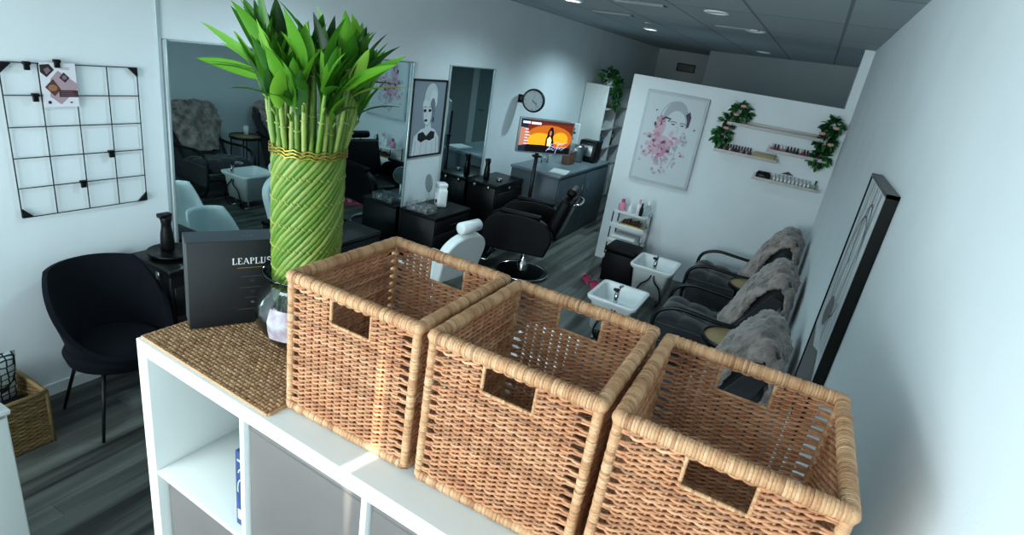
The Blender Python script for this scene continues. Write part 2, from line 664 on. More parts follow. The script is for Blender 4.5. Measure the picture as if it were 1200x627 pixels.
def storage_bin(col, row, yoff, label, tilt=0.0):
    x = 0.038 + col * (CW + 0.014) + CW / 2
    z = 1.432 - (row + 1) * CHH - row * 0.014
    p = shw(x, 0.012 + yoff, z + 0.001)
    t = thing('storage_bin', label, 'storage box', p, SH_A, 'grey bins in the cube shelf')
    h, wd, d = 0.323, 0.163, 0.36
    b_ = MB()
    b_.rbox(-wd, wd, 0, 0.006, 0, h, 0.002, 2)
    b_.build('front_panel', GREYF, t)
    c = MB().box(-wd, wd, d - 0.005, d, 0, h).box(-wd, -wd + 0.004, 0.006, d, 0, h).box(wd - 0.004, wd, 0.006, d, 0, h).box(-wd, wd, 0.006, d, 0, 0.005)
    c.build('body', GREYD, t)
    MB().rbox(-wd, wd, -0.0015, 0.0, h - 0.012, h, 0.0006, 1).build('hem', GREYF, t)
    return t


storage_bin(1, 0, 0.0, 'grey fabric bin in the top row, second column of the white shelf')
storage_bin(2, 0, 0.0, 'grey fabric bin in the top row, third column of the white shelf')
storage_bin(3, 0, 0.0, 'grey fabric bin in the top row, column by the right wall')
storage_bin(0, 1, 0.012, 'grey fabric bin below the open cube at the left end of the shelf')
storage_bin(1, 1, 0.0, 'grey fabric bin under the shiny one in the second column')
# blue carton leaning on the divider in the open cube
bc = thing('blue_carton', 'narrow blue carton with white marks standing in the open shelf cube', 'box', shw(0.038 + CW - 0.0235, 0.056, 1.432 - CHH + 0.001), SH_A)
m_ = MB().rbox(-0.021, 0.021, -0.035, 0.035, 0, 0.215, 0.002, 2)
m_.build('carton', mat('blue_card', '26407c', 0.4, color2='1d3160', scale=30), bc)
m_ = MB()
ar = Art((-0.0205, -0.0352, 0), (1, 0, 0), (0, 0, 1), m_)
ar.rect(0.006, 0.02, 0.036, 0.05, 0)
ar.stroke(arc2(0.02, 0.11, 0.012, 0.03, 20, 200), 0.003, 0)
ar.stroke(arc2(0.02, 0.15, 0.01, 0.02, -40, 160), 0.003, 0)
ar.rect(0.008, 0.19, 0.034, 0.196, 0)
m_.build('print', mat('pale_print', 'b9c6de', 0.5), bc)


# woven mat
def woven_mat():
    m_ = MB()
    W_, D_ = 0.45, 0.38
    cs = 0.0105
    nx, ny = int(W_ / cs), int(D_ / cs)
    for i in range(nx):
        for j in range(ny):
            cx, cy = (i + 0.5) * cs, (j + 0.5) * cs
            horiz = (i + j) % 2 == 0
            tt = random.random()
            a, b = (cs * 0.66, cs * 0.40) if horiz else (cs * 0.40, cs * 0.66)
            vs = []
            fs = []
            for q, (s, h) in enumerate(((1.0, 0.001), (0.8, 0.0048), (0.35, 0.0066))):
                for k in range(8):
                    an = 2 * PI * k / 8 + PI / 8
                    ex_ = lambda c: math.copysign(abs(c) ** 0.6, c)
                    vs.append((cx + a * s * ex_(math.cos(an)), cy + b * s * ex_(math.sin(an)), h))
            for q in range(2):
                for k in range(8):
                    fs.append((q * 8 + k, q * 8 + (k + 1) % 8, q * 8 + 8 + (k + 1) % 8, q * 8 + 8 + k))
            fs.append(tuple(range(16, 24)))
            m_.add(vs, fs, 0, True, tt)
    m_.box(0.0, W_, 0.0, D_, 0, 0.0025, 0, t=0.1)
    e = MB()
    for (p, q) in (((0, 0), (W_, 0)), ((W_, 0), (W_, D_)), ((W_, D_), (0, D_)), ((0, D_), (0, 0))):
        n = 60
        pts = [(p[0] + (q[0] - p[0]) * i / n, p[1] + (q[1] - p[1]) * i / n, 0.0035) for i in range(n + 1)]
        e.tube(pts, [0.0032 + 0.0007 * math.sin(i * 2.4) for i in range(n + 1)], 6, 0, t=0.6)
    return m_, e


SEAG = mat('seagrass', 'cb9f74', 0.65, color2='a67c55', scale=40, tint=('8a6040', 'dcb48c'), bump=0.3, bscale=300)
mt = thing('woven_mat', 'natural woven seagrass mat under the black box and vase', 'mat', shw(0.008, 0.01, 1.4702), SH_A)
a_, b_ = woven_mat()
a_.build('woven_field', SEAG, mt)
b_.build('braided_edge', SEAG, mt)


# ================================================================== RATTAN BASKETS
def wrapped(mb, p, q, r, pitch=0.0045, n=10, sq=False):
    """a rod bound with flat cane"""
    P, Q = Vector(p), Vector(q)
    L_ = (Q - P).length
    k = int(L_ / pitch)
    for i in range(k):
        a = i / k
        b = (i + 1) / k
        A = P.lerp(Q, a)
        B = P.lerp(Q, b)
        rr = r * (1 + random.uniform(-0.06, 0.05))
        ef = random.choice((0.86, 0.93, 0.96))
        mb.tube([A, A.lerp(B, 0.12), A.lerp(B, 0.5), A.lerp(B, 0.88), B], [rr * ef, rr * 0.985, rr, rr * 0.985, rr * 0.94], n, 0, t=min(1, max(0, random.gauss(0.6, 0.28))), caps=False)
    mb.tube([P, Q], r * 0.8, n, 0, t=0.3)


BW, BD, BH = 0.325, 0.338, 0.315


def weave(O, U, N, width, z0, z1, hole=None, pitch=0.0098):
    mb = MB()
    O, U, N = Vector(O), Vector(U), Vector(N)
    ns = 13
    edge = 0.032
    us = [edge + (width - 2 * edge) * i / (ns - 1) for i in range(ns)]
    sp = us[1] - us[0]
    rows = int((z1 - z0) / pitch)
    pitch = (z1 - z0) / rows
    for u in us:
        segs = [(z0, z1)]
        if hole and hole[0] - 0.002 < u < hole[1] + 0.002:
            segs = [(z0, hole[2]), (hole[3], z1)]
        for a, b in segs:
            if b - a > 0.005:
                mb.tube([O + U * u + Vector((0, 0, a)), O + U * u + Vector((0, 0, b))], 0.0026, 5, 0, t=0.25)
    for r in range(rows):
        zc = z0 + (r + 0.5) * pitch
        runs = [(0.0, width)]
        if hole and hole[2] - 0.002 < zc < hole[3] + 0.002:
            runs = [(0.0, hole[0]), (hole[1], width)]
        pair = (1 if r % 2 == 0 else -1)
        base_t = random.gauss(0.5, 0.14)
        jz = random.uniform(-0.0006, 0.0006)
        for (ua, ub) in runs:
            n = max(4, int((ub - ua) / (sp / 3.0)))
            for s in (0, 1):
                pts, rs = [], []
                tt = min(1, max(0, base_t + random.gauss(0, 0.16)))
                for i in range(n + 1):
                    u = ua + (ub - ua) * i / n
                    ph = PI * (u - us[0]) / sp + s * PI + (r % 2) * PI * 0.5 * 0
                    e = min(1.0, max(0.0, (min(u, width - u) - 0.012) / (edge - 0.010)))
                    e = e * e * (3 - 2 * e)
                    z = zc + jz + 0.0023 * math.sin(ph) * e + pair * 0.0028 * (1 - e) + (0.0007 if s else -0.0007) * (1 - e)
                    z += 0.0008 * noise.noise(Vector((u * 30, r * 3.1, s * 7.7)))
                    off = 0.0036 * math.cos(ph) * (0.6 + 0.4 * e)
                    pts.append(O + U * u + N * off + Vector((0, 0, z)))
                    rs.append(0.00275 + 0.0005 * noise.noise(Vector((u * 60, r * 5.1, s * 3.3))))
                mb.tube(pts, rs, 5, 0, t=tt)
    if hole:
        a, b, c, d = hole
        h = MB()
        for p, q in (((a, c), (b, c)), ((b, c), (b, d)), ((a, d), (a, c))):
            wrapped(h, O + U * p[0] + Vector((0, 0, p[1])), O + U * q[0] + Vector((0, 0, q[1])), 0.0034, 0.0045, 8)
        return mb, h
    return mb, None


def make_basket(label, loc):
    t = thing('rattan_basket', label, 'basket', loc, 0, 'three rattan baskets on the white shelf unit')
    hw = BW / 2
    r = 0.0125
    zt = BH - r
    ins = r
    hole = (BW / 2 - ins - 0.048, BW / 2 - ins + 0.048, BH - 0.078, BH - 0.028)
    specs = [((-hw + ins, ins, 0), (1, 0, 0), (0, -1, 0), BW - 2 * ins, hole),
             ((hw - ins, ins, 0), (0, 1, 0), (1, 0, 0), BD - 2 * ins, None),
             ((hw - ins, BD - ins, 0), (-1, 0, 0), (0, 1, 0), BW - 2 * ins, hole),
             ((-hw + ins, BD - ins, 0), (0, -1, 0), (-1, 0, 0), BD - 2 * ins, None)]
    for O, U, N, wd, hl in specs:
        a, h = weave(O, U, N, wd, 0.018, BH - 0.02, hl)
        p = a.build('woven_side', RATTAN, t)
        if h:
            h.build('handle_binding', RATTANR, p)
    cs = [(-hw + ins, ins), (hw - ins, ins), (hw - ins, BD - ins), (-hw + ins, BD - ins)]
    rim = MB()
    bot = MB()
    for i in range(4):
        a, b = cs[i], cs[(i + 1) % 4]
        wrapped(rim, (a[0], a[1], zt), (b[0], b[1], zt), r, 0.0048, 12)
        wrapped(bot, (a[0], a[1], 0.011), (b[0], b[1], 0.011), 0.0105, 0.0075, 8)
    for a in cs:
        rim.lathe([(0, -r), (r * 0.75, -r * 0.7), (r * 1.02, 0), (r * 0.75, r * 0.7), (0, r)], 12, (a[0], a[1], zt), t=0.7)
    rim.build('rim', RATTANR, t)
    bot.build('bottom_rim', RATTANR, t)
    for a in cs:
        c = MB()
        wrapped(c, (a[0], a[1], 0.01), (a[0], a[1], zt), 0.0088, 0.0052, 10)
        c.build('corner_post', RATTANR, t)
    # woven bottom
    fl = MB()
    for i in range(30):
        y = 0.02 + (BD - 0.04) * i / 29
        fl.tube([(-hw + 0.015 + 0.02 * k, y, 0.012 + 0.002 * math.sin(k * PI + i * PI + 0.5)) for k in range(15)] + [(hw - 0.015, y, 0.012)], 0.0046, 5, 0, t=random.random())
    for k in range(9):
        x = -hw + 0.03 + (BW - 0.06) * k / 8
        fl.tube([(x, 0.015, 0.009), (x, BD - 0.015, 0.009)], 0.004, 5, 0, t=0.3)
    fl.build('base', RATTAN, t)
    return t


bk = make_basket('rattan basket nearest the bamboo plant, left of the three', (-0.638, 0.7125, 1.4705))
dup(bk, (-0.3025, 0.710, 1.4705), 0, 'rattan basket in the middle, between the other two baskets')
dup(bk, (0.031, 0.700, 1.4705), 0, 'rattan basket against the right wall, closest to the camera')

# ================================================================== LEAPLUS BOX
ba = math.atan2(0.123, 0.067)
pb = thing('black_gift_box', 'flat black product box with white LEAPLUS lettering, standing on the mat', 'box', (-1.195, 0.781, 1.4778), ba)
BXW, BXT, BXH = 0.285, 0.078, 0.228
MB().rbox(0, BXW, 0, BXT, 0, BXH, 0.002, 2).build('carton', [mat('matt_black_card', '17191c', 0.5, var=0.08, scale=4)], pb)
m_ = MB()
ar = Art((0, -0.0004, 0), (1, 0, 0), (0, 0, 1), m_)
# serif capitals, drawn as strokes
LW = {}


def letter(ch, x, y, h, th):
    w_ = h * 0.72
    s = th * 0.42
    if ch in 'LEPU':
        ar.stroke([(x + th, y), (x + th, y + h)], th, 0)
        ar.stroke([(x, y + s / 2), (x + 2.1 * th, y + s / 2)], s, 0)
        ar.stroke([(x, y + h - s / 2), (x + 2.1 * th, y + h - s / 2)], s, 0)
    if ch == 'L':
        ar.stroke([(x + th, y + s / 2), (x + w_ * 0.85, y + s / 2), (x + w_ * 0.88, y + h * 0.28)], s * 1.1, 0)
        return w_ * 0.95
    if ch == 'E':
        ar.stroke([(x + th, y + s / 2), (x + w_ * 0.85, y + s / 2), (x + w_ * 0.88, y + h * 0.25)], s * 1.1, 0)
        ar.stroke([(x + th, y + h - s / 2), (x + w_ * 0.8, y + h - s / 2), (x + w_ * 0.82, y + h * 0.78)], s * 1.1, 0)
        ar.stroke([(x + th, y + h * 0.52), (x + w_ * 0.62, y + h * 0.52)], s * 1.1, 0)
        return w_
    if ch == 'A':
        ar.stroke([(x + th * 0.4, y), (x + w_ * 0.5, y + h)], s * 1.2, 0)
        ar.stroke([(x + w_ * 0.5, y + h), (x + w_, y)], th, 0)
        ar.stroke([(x + w_ * 0.25, y + h * 0.36), (x + w_ * 0.8, y + h * 0.36)], s, 0)
        ar.stroke([(x - th * 0.3, y + s / 2), (x + th, y + s / 2)], s, 0)
        return w_ * 1.12
    if ch == 'P':
        ar.stroke([(x + th, y + h - s / 2)] + arc2(x + w_ * 0.42, y + h * 0.74, w_ * 0.36, h * 0.26 - s / 2, 90, -90) + [(x + th, y + h * 0.48)], [s] * 3 + [th * 0.8] * 7 + [s] * 3, 0)
        return w_ * 0.92
    if ch == 'U':
        ar.stroke([(x + th, y + h * 0.35)] + arc2(x + w_ * 0.5 + th * 0.2, y + h * 0.33, w_ * 0.5 - th * 0.8, h * 0.31, 180, 360) + [(x + w_ * 1.0 - th * 0.6, y + h)], [th] * 4 + [s * 1.2] * 9, 0)
        ar.stroke([(x + w_ * 0.8, y + h - s / 2), (x + w_ * 1.08, y + h - s / 2)], s, 0)
        return w_ * 1.18
    if ch == 'S':
        ar.stroke(arc2(x + w_ * 0.4, y + h * 0.74, w_ * 0.3, h * 0.24, 20, 270, 10) + arc2(x + w_ * 0.4, y + h * 0.26, w_ * 0.32, h * 0.25, 90, -160, 10), th * 0.75, 0)
        return w_ * 0.85


tx, th_ = 0.098, 0.0026
for chx in 'LEAPLUS':
    tx += letter(chx, tx, 0.166, 0.0165, th_) + 0.0012
for yy, hw_, mm in ((0.156, 0.034, 1), (0.132, 0.024, 2), (0.102, 0.030, 2), (0.074, 0.018, 2), (0.042, 0.034, 2)):
    ar.rect(0.143 - hw_, yy, 0.143 + hw_, yy + 0.0012, mm)
for yy in (0.118, 0.088):
    ar.stroke([(0.139, yy), (0.141, yy + 0.006), (0.143, yy)], 0.001, 2)
    ar.stroke([(0.144, yy), (0.148, yy + 0.006), (0.148, yy)], 0.001, 2)
ar.rect(0.139, 0.058, 0.147, 0.064, 2)
INKS = [mat('white_ink', 'e8e8e6', 0.5), mat('gold_ink', 'a3823f', 0.4), mat('grey_ink', '55524a', 0.6), mat('silver_ink', '8d99a3', 0.5)]
m_.build('lettering', INKS, pb)
m_ = MB()
art2 = Art((0, 0, BXH + 0.0002), (1, 0, 0), (0, 1, 0), m_)
art2.stroke([(0.125, 0.036), (0.13, 0.029), (0.134, 0.034)], 0.0014, 3)
art2.stroke([(0.137, 0.029), (0.142, 0.029)], 0.0014, 3)
art2.stroke([(0.146, 0.029), (0.148, 0.035), (0.154, 0.03)], 0.0014, 3)
m_.build('top_emblem', INKS, pb)
MB().box(0.001, BXW - 0.001, 0.001, BXT - 0.001, BXH, BXH + 0.0002).build('top_face', mat('top_sheen_card', '3d4854', 0.4), pb)  # black top coloured slate for the light it reflects

# ================================================================== VASE AND BAMBOO
VX, VY, VZ = -0.966, 0.930, 1.4780
vs_ = thing('glass_vase', 'round clear glass vase half hidden behind the left basket', 'vase', (VX, VY, VZ))
outer = [(0.0, 0.0), (0.055, 0.0), (0.085, 0.02), (0.112, 0.06), (0.116, 0.095), (0.106, 0.13), (0.086, 0.156), (0.083, 0.168), (0.092, 0.186), (0.100, 0.194)]
inner = [(r - 0.004 if r > 0 else 0, z + (0.006 if z < 0.01 else 0)) for r, z in reversed(outer)]
MB().lathe(outer + inner, 48).build('bowl', GLASS, vs_)
wt = [(0.0, 0.011), (0.053, 0.011), (0.080, 0.025), (0.1045, 0.062), (0.108, 0.094), (0.104, 0.108), (0.0, 0.108)]
MB().lathe(wt, 40).build('water', WATER, vs_)
m_ = MB()
a0, a1 = math.radians(-88), math.radians(-58)
m_.lathe([(0.1115, 0.052), (0.1165, 0.075), (0.1185, 0.098), (0.109, 0.128)], 10, m=0, a0=a0, a1=a1)
lab = m_.build('label', [mat('paper_label', 'b7b6be', 0.5, color2='8d7d88', scale=35)], vs_)
lab['label'] = 'torn paper label on the glass'

bp_ = thing('lucky_bamboo', 'tall lucky bamboo with twisted green stalks and bright leaves in the vase', 'plant', (VX, VY, 1.53))
NS = 34
fol = MB()
RB = 0.074


def leaf(mb, base, dirv, length, width, bend, tt, roll=0.0):
    d = Vector(dirv).normalized()
    side = d.cross(Vector((0, 0, 1)))
    if side.length < 0.05:
        side = Vector((1, 0, 0))
    side.normalize()
    side = (Matrix.Rotation(roll, 3, d) @ side)
    up = side.cross(d).normalized()
    n = 8
    vs, fs = [], []
    for i in range(n + 1):
        s = i / n
        c = Vector(base) + d * length * s + (-up * bend * (s ** 2) * length)
        wdt = width * (math.sin(PI * (s ** 0.72)) ** 0.85 if 0 < s < 1 else 0.0) + (0.0022 if s < 0.1 else 0.0004)
        vs += [c + side * wdt / 2 + up * wdt * 0.16, c, c - side * wdt / 2 + up * wdt * 0.16]
    for i in range(n):
        o = i * 3
        fs += [(o, o + 1, o + 4, o + 3), (o + 1, o + 2, o + 5, o + 4)]
    mb.add(vs, fs, 0, True, min(1, max(0, tt)))


for i in range(NS):
    th0 = 2 * PI * i / NS
    z_lo, z_hi = 0.075, 0.435
    zt_ = 0.435 + random.uniform(0.11, 0.20)
    pts, rs = [], []
    n = 26
    for k in range(n + 1):
        s = k / n
        z = z_lo + (z_hi - z_lo) * s
        rr = RB * (0.93 + 0.07 * min(1, s * 2.2))
        if k == n:
            rr = RB * 0.97
        a = th0 + 3.9 * s
        pts.append(Vector((rr * math.cos(a), rr * math.sin(a), z)))
        rs.append(0.0060 + (0.0011 if k % 4 == 0 else 0))
    a = th0 + 3.9
    inner_ = i % 3 == 0
    fl_ = 0.02 + random.uniform(-0.01, 0.02)
    topr = (RB * (0.55 if inner_ else 0.98)) + fl_
    m2 = 10
    base = pts[-1].copy()
    da = random.uniform(-0.1, 0.1)
    for k in range(1, m2 + 1):
        s = k / m2
        rr = RB * 0.97 + (topr - RB * 0.97) * s ** 0.8
        aa = a + da * s
        pts.append(Vector((rr * math.cos(aa), rr * math.sin(aa), z_hi + (zt_ - z_hi) * s)))
        rs.append((0.0056 + (0.0010 if k % 3 == 0 else 0)) * (1 - 0.25 * s))
    st = MB()
    st.tube(pts, rs, 8, 0, t=random.uniform(0.3, 0.95))
    for k in range(2, len(pts) - 2, 4):
        q0, q1 = pts[k], pts[k + 1]
        st.tube([q0, q0 + (q1 - q0).normalized() * 0.0022], 0.0077, 8, 0, t=1.0)
    if i % 2 == 0:
        q = pts[len(pts) - 6]
        st.tube([q, q + Vector((math.cos(a), math.sin(a), 1.2)).normalized() * 0.022], [0.004, 0.0025], 6, 0, t=0.5)
    st.build('stalk', STALK, bp_)
    top = pts[-1]
    rad = Vector((math.cos(a + da), math.sin(a + da), 0))
    nl = 7
    for k in range(nl):
        an = 2 * PI * k / nl + random.uniform(-0.5, 0.5)
        dv = Vector((math.cos(an), math.sin(an), 0)) * random.uniform(0.12, 0.42) + rad * random.uniform(0.0, 0.30) + Vector((0, 0, 1.0))
        b0 = top - Vector((0, 0, 0.012 * (nl - k) * 0.5))
        leaf(fol, b0, dv, random.uniform(0.080, 0.135), random.uniform(0.024, 0.038), random.uniform(0.0, 0.3), random.gauss(0.45, 0.27), random.uniform(-0.8, 0.8))
    if i % 2 == 0:
        dv = rad * random.uniform(0.7, 1.2) + Vector((0, 0, 0.7))
        leaf(fol, pts[-4], dv, random.uniform(0.09, 0.14), 0.022, 0.4, random.gauss(0.5, 0.3))
# a few long outliers, as in the photo
for an, ln, upz in ((200, 0.17, 0.75), (185, 0.15, 0.45), (350, 0.17, 0.6), (10, 0.15, 0.9), (330, 0.13, 1.0), (215, 0.13, 0.25)):
    r_ = math.radians(an)
    d0 = Vector((math.cos(r_), math.sin(r_), 0))
    leaf(fol, d0 * 0.095 + Vector((0, 0, 0.57)), d0 + Vector((0, 0, upz)), ln, 0.034, 0.12, 0.65, 1.0)
fol.build('foliage', LEAF, bp_)
m_ = MB()
for dz in (0.428, 0.435, 0.442):
    m_.tube([(0.0815 * math.cos(2 * PI * k / 60) * (1 + 0.02 * math.sin(k * 3.1)), 0.0815 * math.sin(2 * PI * k / 60) * (1 + 0.02 * math.sin(k * 3.1)), dz + 0.003 * math.sin(k * 1.7)) for k in range(60)], 0.0018, 6, closed=True)
m_.build('wire_tie', GOLD, bp_)
m_ = MB()
for k in range(90):
    an = random.uniform(0, 2 * PI)
    r0 = random.uniform(0.02, 0.06)
    p0 = Vector((r0 * math.cos(an), r0 * math.sin(an), 0.08))
    m_.tube([p0, p0 * 1.15 + Vector((random.uniform(-.015, .015), random.uniform(-.015, .015), -0.05)), Vector((p0.x * 1.1, p0.y * 1.1, -0.033))], 0.0022, 4, t=0.3)
m_.build('roots', mat('pale_roots', 'b58e63', 0.8), bp_)
# ================================================================== MEMO GRID ON LEFT WALL
gx = WL + 0.012
mg = thing('wire_memo_board', 'black wire grid memo board hanging on the white left wall', 'memo board', (gx, 0, 0))
GY0, GY1, GZ0, GZ1 = 1.350, 1.972, 1.070, 1.825
m_ = MB()
for i in range(5):
    y = GY0 + (GY1 - GY0) * i / 4
    m_.tube([(0, y, GZ0), (0, y, GZ1)], 0.0028, 6)
for i in range(6):
    z = GZ0 + (GZ1 - GZ0) * i / 5
    m_.tube([(0.004, GY0, z), (0.004, GY1, z)], 0.0028, 6)
m_.build('wire_grid', BLACKM, mg)
for (y, z, sy, sz) in ((GY0, GZ0, 1, 1), (GY1, GZ0, -1, 1), (GY0, GZ1, 1, -1), (GY1, GZ1, -1, -1)):
    c = MB()
    s = 0.05
    c.add([(-0.004, y, z), (-0.004, y + sy * s, z), (-0.004, y, z + sz * s), (0.008, y, z), (0.008, y + sy * s, z), (0.008, y, z + sz * s)],
          [(0, 1, 2), (3, 5, 4), (0, 3, 4, 1), (1, 4, 5, 2), (2, 5, 3, 0)])
    c.build('corner_bracket', BLACKM, mg)


def clip(y, z, where):
    t = thing('memo_clip', where, 'clip', (gx + 0.012, y, z), 0, 'black clips on the memo board')
    MB().rbox(-0.006, 0.006, -0.012, 0.012, -0.028, 0.0, 0.002, 2).build('jaw', BLACKP, t)
    MB().rbox(-0.009, 0.009, -0.016, 0.016, -0.004, 0.012, 0.003, 2).build('grip', BLACKP, t)


dy, dz = (GY1 - GY0) / 4, (GZ1 - GZ0) / 5
clip(GY0 + dy * 0.68, GZ1 - 0.004, 'black clip on the top wire, left of the card')
clip(GY0 + dy * 0.80, GZ1 - dz, 'black clip on the second wire, left of the card')
clip(GY0 + dy * 1.50, GZ1 + 0.012, 'black clip holding the printed card')
clip(GY0 + dy * 2.85, GZ1 - 3 * dz, 'black clip on the fourth wire, right half of the grid')
clip(GY0 + dy * 1.85, GZ1 - 4 * dz, 'black clip on the lowest inner wire')
# printed card
cd = thing('printed_card', 'printed card with brown photos clipped to the wire board', 'card', (gx + 0.0075, GY0 + dy * 1.02, GZ1 - 0.205))
CWd, CHt = 0.155, 0.212
MB().box(0, 0.0015, 0, CWd, 0, CHt).build('sheet', mat('card_white', 'eceaf0', 0.5), cd)
m_ = MB()
ar = Art((0.0016, 0, 0), (0, 1, 0), (0, 0, 1), m_)
ar.poly([(0.03, 0.05), (0.075, 0.012), (0.11, 0.045), (0.155, 0.09), (0.155, 0.115), (0.075, 0.175), (0.04, 0.135)], 0)
ar.poly([(0.0, 0.20), (0.04, 0.205), (0.06, 0.178), (0.024, 0.142), (0.0, 0.165)], 1)
ar.poly([(0.015, 0.18), (0.035, 0.19), (0.045, 0.175), (0.025, 0.155)], 4)
ar.poly([(0.012, 0.095), (0.05, 0.135), (0.08, 0.085), (0.05, 0.052)], 2)
ar.ell(0.045, 0.092, 0.02, 0.016, 3)
ar.poly([(0.078, 0.142), (0.10, 0.168), (0.124, 0.142), (0.102, 0.118)], 1)
ar.ell(0.101, 0.143, 0.011, 0.011, 4)
ar.rect(0.07, 0.048, 0.155, 0.082, 5)
for k in range(3):
    ar.rect(0.078, 0.055 + k * 0.009, 0.145 - k * 0.008, 0.057 + k * 0.009, 4)
ar.ell(0.025, 0.022, 0.008, 0.008, 1)
ar.ell(0.12, 0.022, 0.006, 0.004, 1)
ar.rect(0.075, 0.188, 0.13, 0.190, 4)
ar.rect(0.085, 0.182, 0.125, 0.184, 4)
m_.build('print', [mat('rose_ink', 'b79aa4', 0.6), mat('dark_ink', '33262b', 0.6), mat('brown_ink', '5b3a30', 0.6), mat('skin_ink', 'a86f50', 0.6), mat('grey_rose_ink', '8b7078', 0.6), mat('maroon_ink', '4a2b33', 0.6)], cd)

# ================================================================== MIRRORS


def wall_mirror(y0, y1, z0, z1, label):
    t = thing('wall_mirror', label, 'mirror', (WL, (y0 + y1) / 2, z0), 0, 'salon mirrors on the left wall')
    h = (y1 - y0) / 2
    MB().box(0.001, 0.012, -h + 0.01, h - 0.01, 0.01, z1 - z0 - 0.01).build('mirror_glass', MIRROR, t)
    e = MB()
    for a in (-h, h - 0.02):
        e.rbox(0.0, 0.022, a, a + 0.02, 0, z1 - z0, 0.002, 1)
    e.rbox(0.0, 0.016, -h, h, z1 - z0 - 0.01, z1 - z0, 0.002, 1)
    e.rbox(0.0, 0.016, -h, h, 0, 0.01, 0.002, 1)
    e.build('edge_frame', mat('mirror_edge', 'a8b4b6', 0.35, metal=0.3), t)


wall_mirror(2.13, 4.465, 0.08, 1.99, 'wide frameless wall mirror behind the bamboo, reflecting a recliner')
wall_mirror(5.06, 5.975, 0.08, 1.995, 'narrow tall wall mirror between the framed portrait and the clock')

# framed portrait
fp = thing('framed_portrait', 'black framed monochrome drawing of a woman with piled white hair', 'picture', (WL, 4.475, 1.10))
PW, PH = 0.56, 0.745
m_ = MB()
for a in ((0, 0.02, 0, PW, 0, 0.016), (0, 0.02, 0, PW, PH - 0.016, PH), (0, 0.02, 0, 0.016, 0, PH), (0, 0.02, PW - 0.016, PW, 0, PH)):
    m_.box(*a)
m_.build('frame', BLACKM, fp)
m_ = MB().box(0, 0.010, 0.01, PW - 0.01, 0.01, PH - 0.01, 0)
ar = Art((0.0105, 0, 0), (0, 1, 0), (0, 0, 1), m_)
cu = 0.29
ar.poly([(0.06, 0.016), (0.08, 0.20), (0.18, 0.27), (0.25, 0.28), (0.25, 0.33), (0.34, 0.33), (0.35, 0.28), (0.42, 0.26), (0.5, 0.18), (0.52, 0.016)], 1)
ar.ell(0.28, 0.42, 0.085, 0.125, 1, 0.1)
ar.ell(0.31, 0.58, 0.105, 0.13, 1, -0.1)
ar.ell(0.30, 0.52, 0.12, 0.09, 1, 0.3)
ar.ell(0.345, 0.45, 0.05, 0.12, 2)
ar.ell(0.27, 0.42, 0.07, 0.11, 1, 0.1)
for k in range(5):
    ar.stroke(arc2(0.31, 0.58, 0.09 - k * 0.016, 0.115 - k * 0.018, 20 + 20 * k, 190 + 10 * k), 0.003, 2)
ar.ell(0.225, 0.45, 0.024, 0.016, 3)
ar.ell(0.305, 0.45, 0.026, 0.015, 3)
ar.stroke(arc2(0.222, 0.475, 0.028, 0.012, 20, 160), 0.006, 3)
ar.stroke(arc2(0.31, 0.475, 0.032, 0.012, 20, 160), 0.006, 3)
ar.stroke([(0.258, 0.44), (0.25, 0.40), (0.262, 0.393)], 0.004, 2)
ar.ell(0.252, 0.355, 0.026, 0.013, 3)
ar.stroke([(0.20, 0.46), (0.21, 0.37), (0.24, 0.315), (0.29, 0.30), (0.35, 0.35)], 0.006, 2)
ar.ell(0.375, 0.36, 0.012, 0.03, 3)
ar.poly([(0.14, 0.23), (0.22, 0.245), (0.28, 0.20), (0.35, 0.25), (0.42, 0.235), (0.42, 0.175), (0.35, 0.15), (0.28, 0.165), (0.20, 0.14), (0.14, 0.17)], 3)
ar.stroke([(0.10, 0.02), (0.115, 0.16)], 0.006, 2)
ar.stroke([(0.2, 0.02), (0.21, 0.14)], 0.004, 2)
ar.stroke([(0.3, 0.02), (0.29, 0.15)], 0.004, 2)
ar.stroke([(0.4, 0.02), (0.39, 0.15)], 0.004, 2)
ar.stroke([(0.47, 0.02), (0.455, 0.18)], 0.006, 2)
m_.build('print', [mat('print_grey', '8e9aa5', 0.5), mat('print_white', 'dfe5e8', 0.5), mat('print_mid', '7d868c', 0.5), mat('print_black', '1b1d20', 0.5)], fp)

# clock
ck = thing('wall_clock', 'round black double-sided clock on a wall bracket above the television', 'clock', (-3.17, 6.72, 1.675), math.radians(12))
Mx = Matrix.Rotation(math.radians(90), 4, 'X')
MB().lathe([(0.0, -0.035), (0.128, -0.035), (0.142, -0.03), (0.146, 0.0), (0.142, 0.03), (0.124, 0.035), (0.120, 0.026)], 40, M=Mx).build('rim', BLACKP, ck)
m_ = MB().lathe([(0.122, 0.028), (0.0, 0.028)], 40, M=Mx)
ar = Art((0, -0.029, 0), (1, 0, 0), (0, 0, 1), m_)
for k in range(12):
    a = k * PI / 6
    ar.stroke([(0.095 * math.sin(a), 0.095 * math.cos(a)), (0.113 * math.sin(a), 0.113 * math.cos(a))], 0.007 if k % 3 == 0 else 0.003, 1)
m_.build('dial', [mat('dial_white', 'a5b0b5', 0.5), BLACKP], ck)
m_ = MB()
ar = Art((0, -0.032, 0), (1, 0, 0), (0, 0, 1), m_)
ar.stroke([(-0.015, 0.015), (0.07, -0.07)], 0.005, 0)
ar.stroke([(-0.01, -0.006), (0.055, -0.03)], 0.008, 0)
ar.stroke([(0.0, -0.02), (0.01, 0.085)], 0.002, 0)
m_.build('hands', BLACKP, ck)
m_ = MB().rbox(-0.20, -0.135, -0.015, 0.015, -0.05, 0.05, 0.004, 1)
m_.build('bracket', BLACKP, ck)

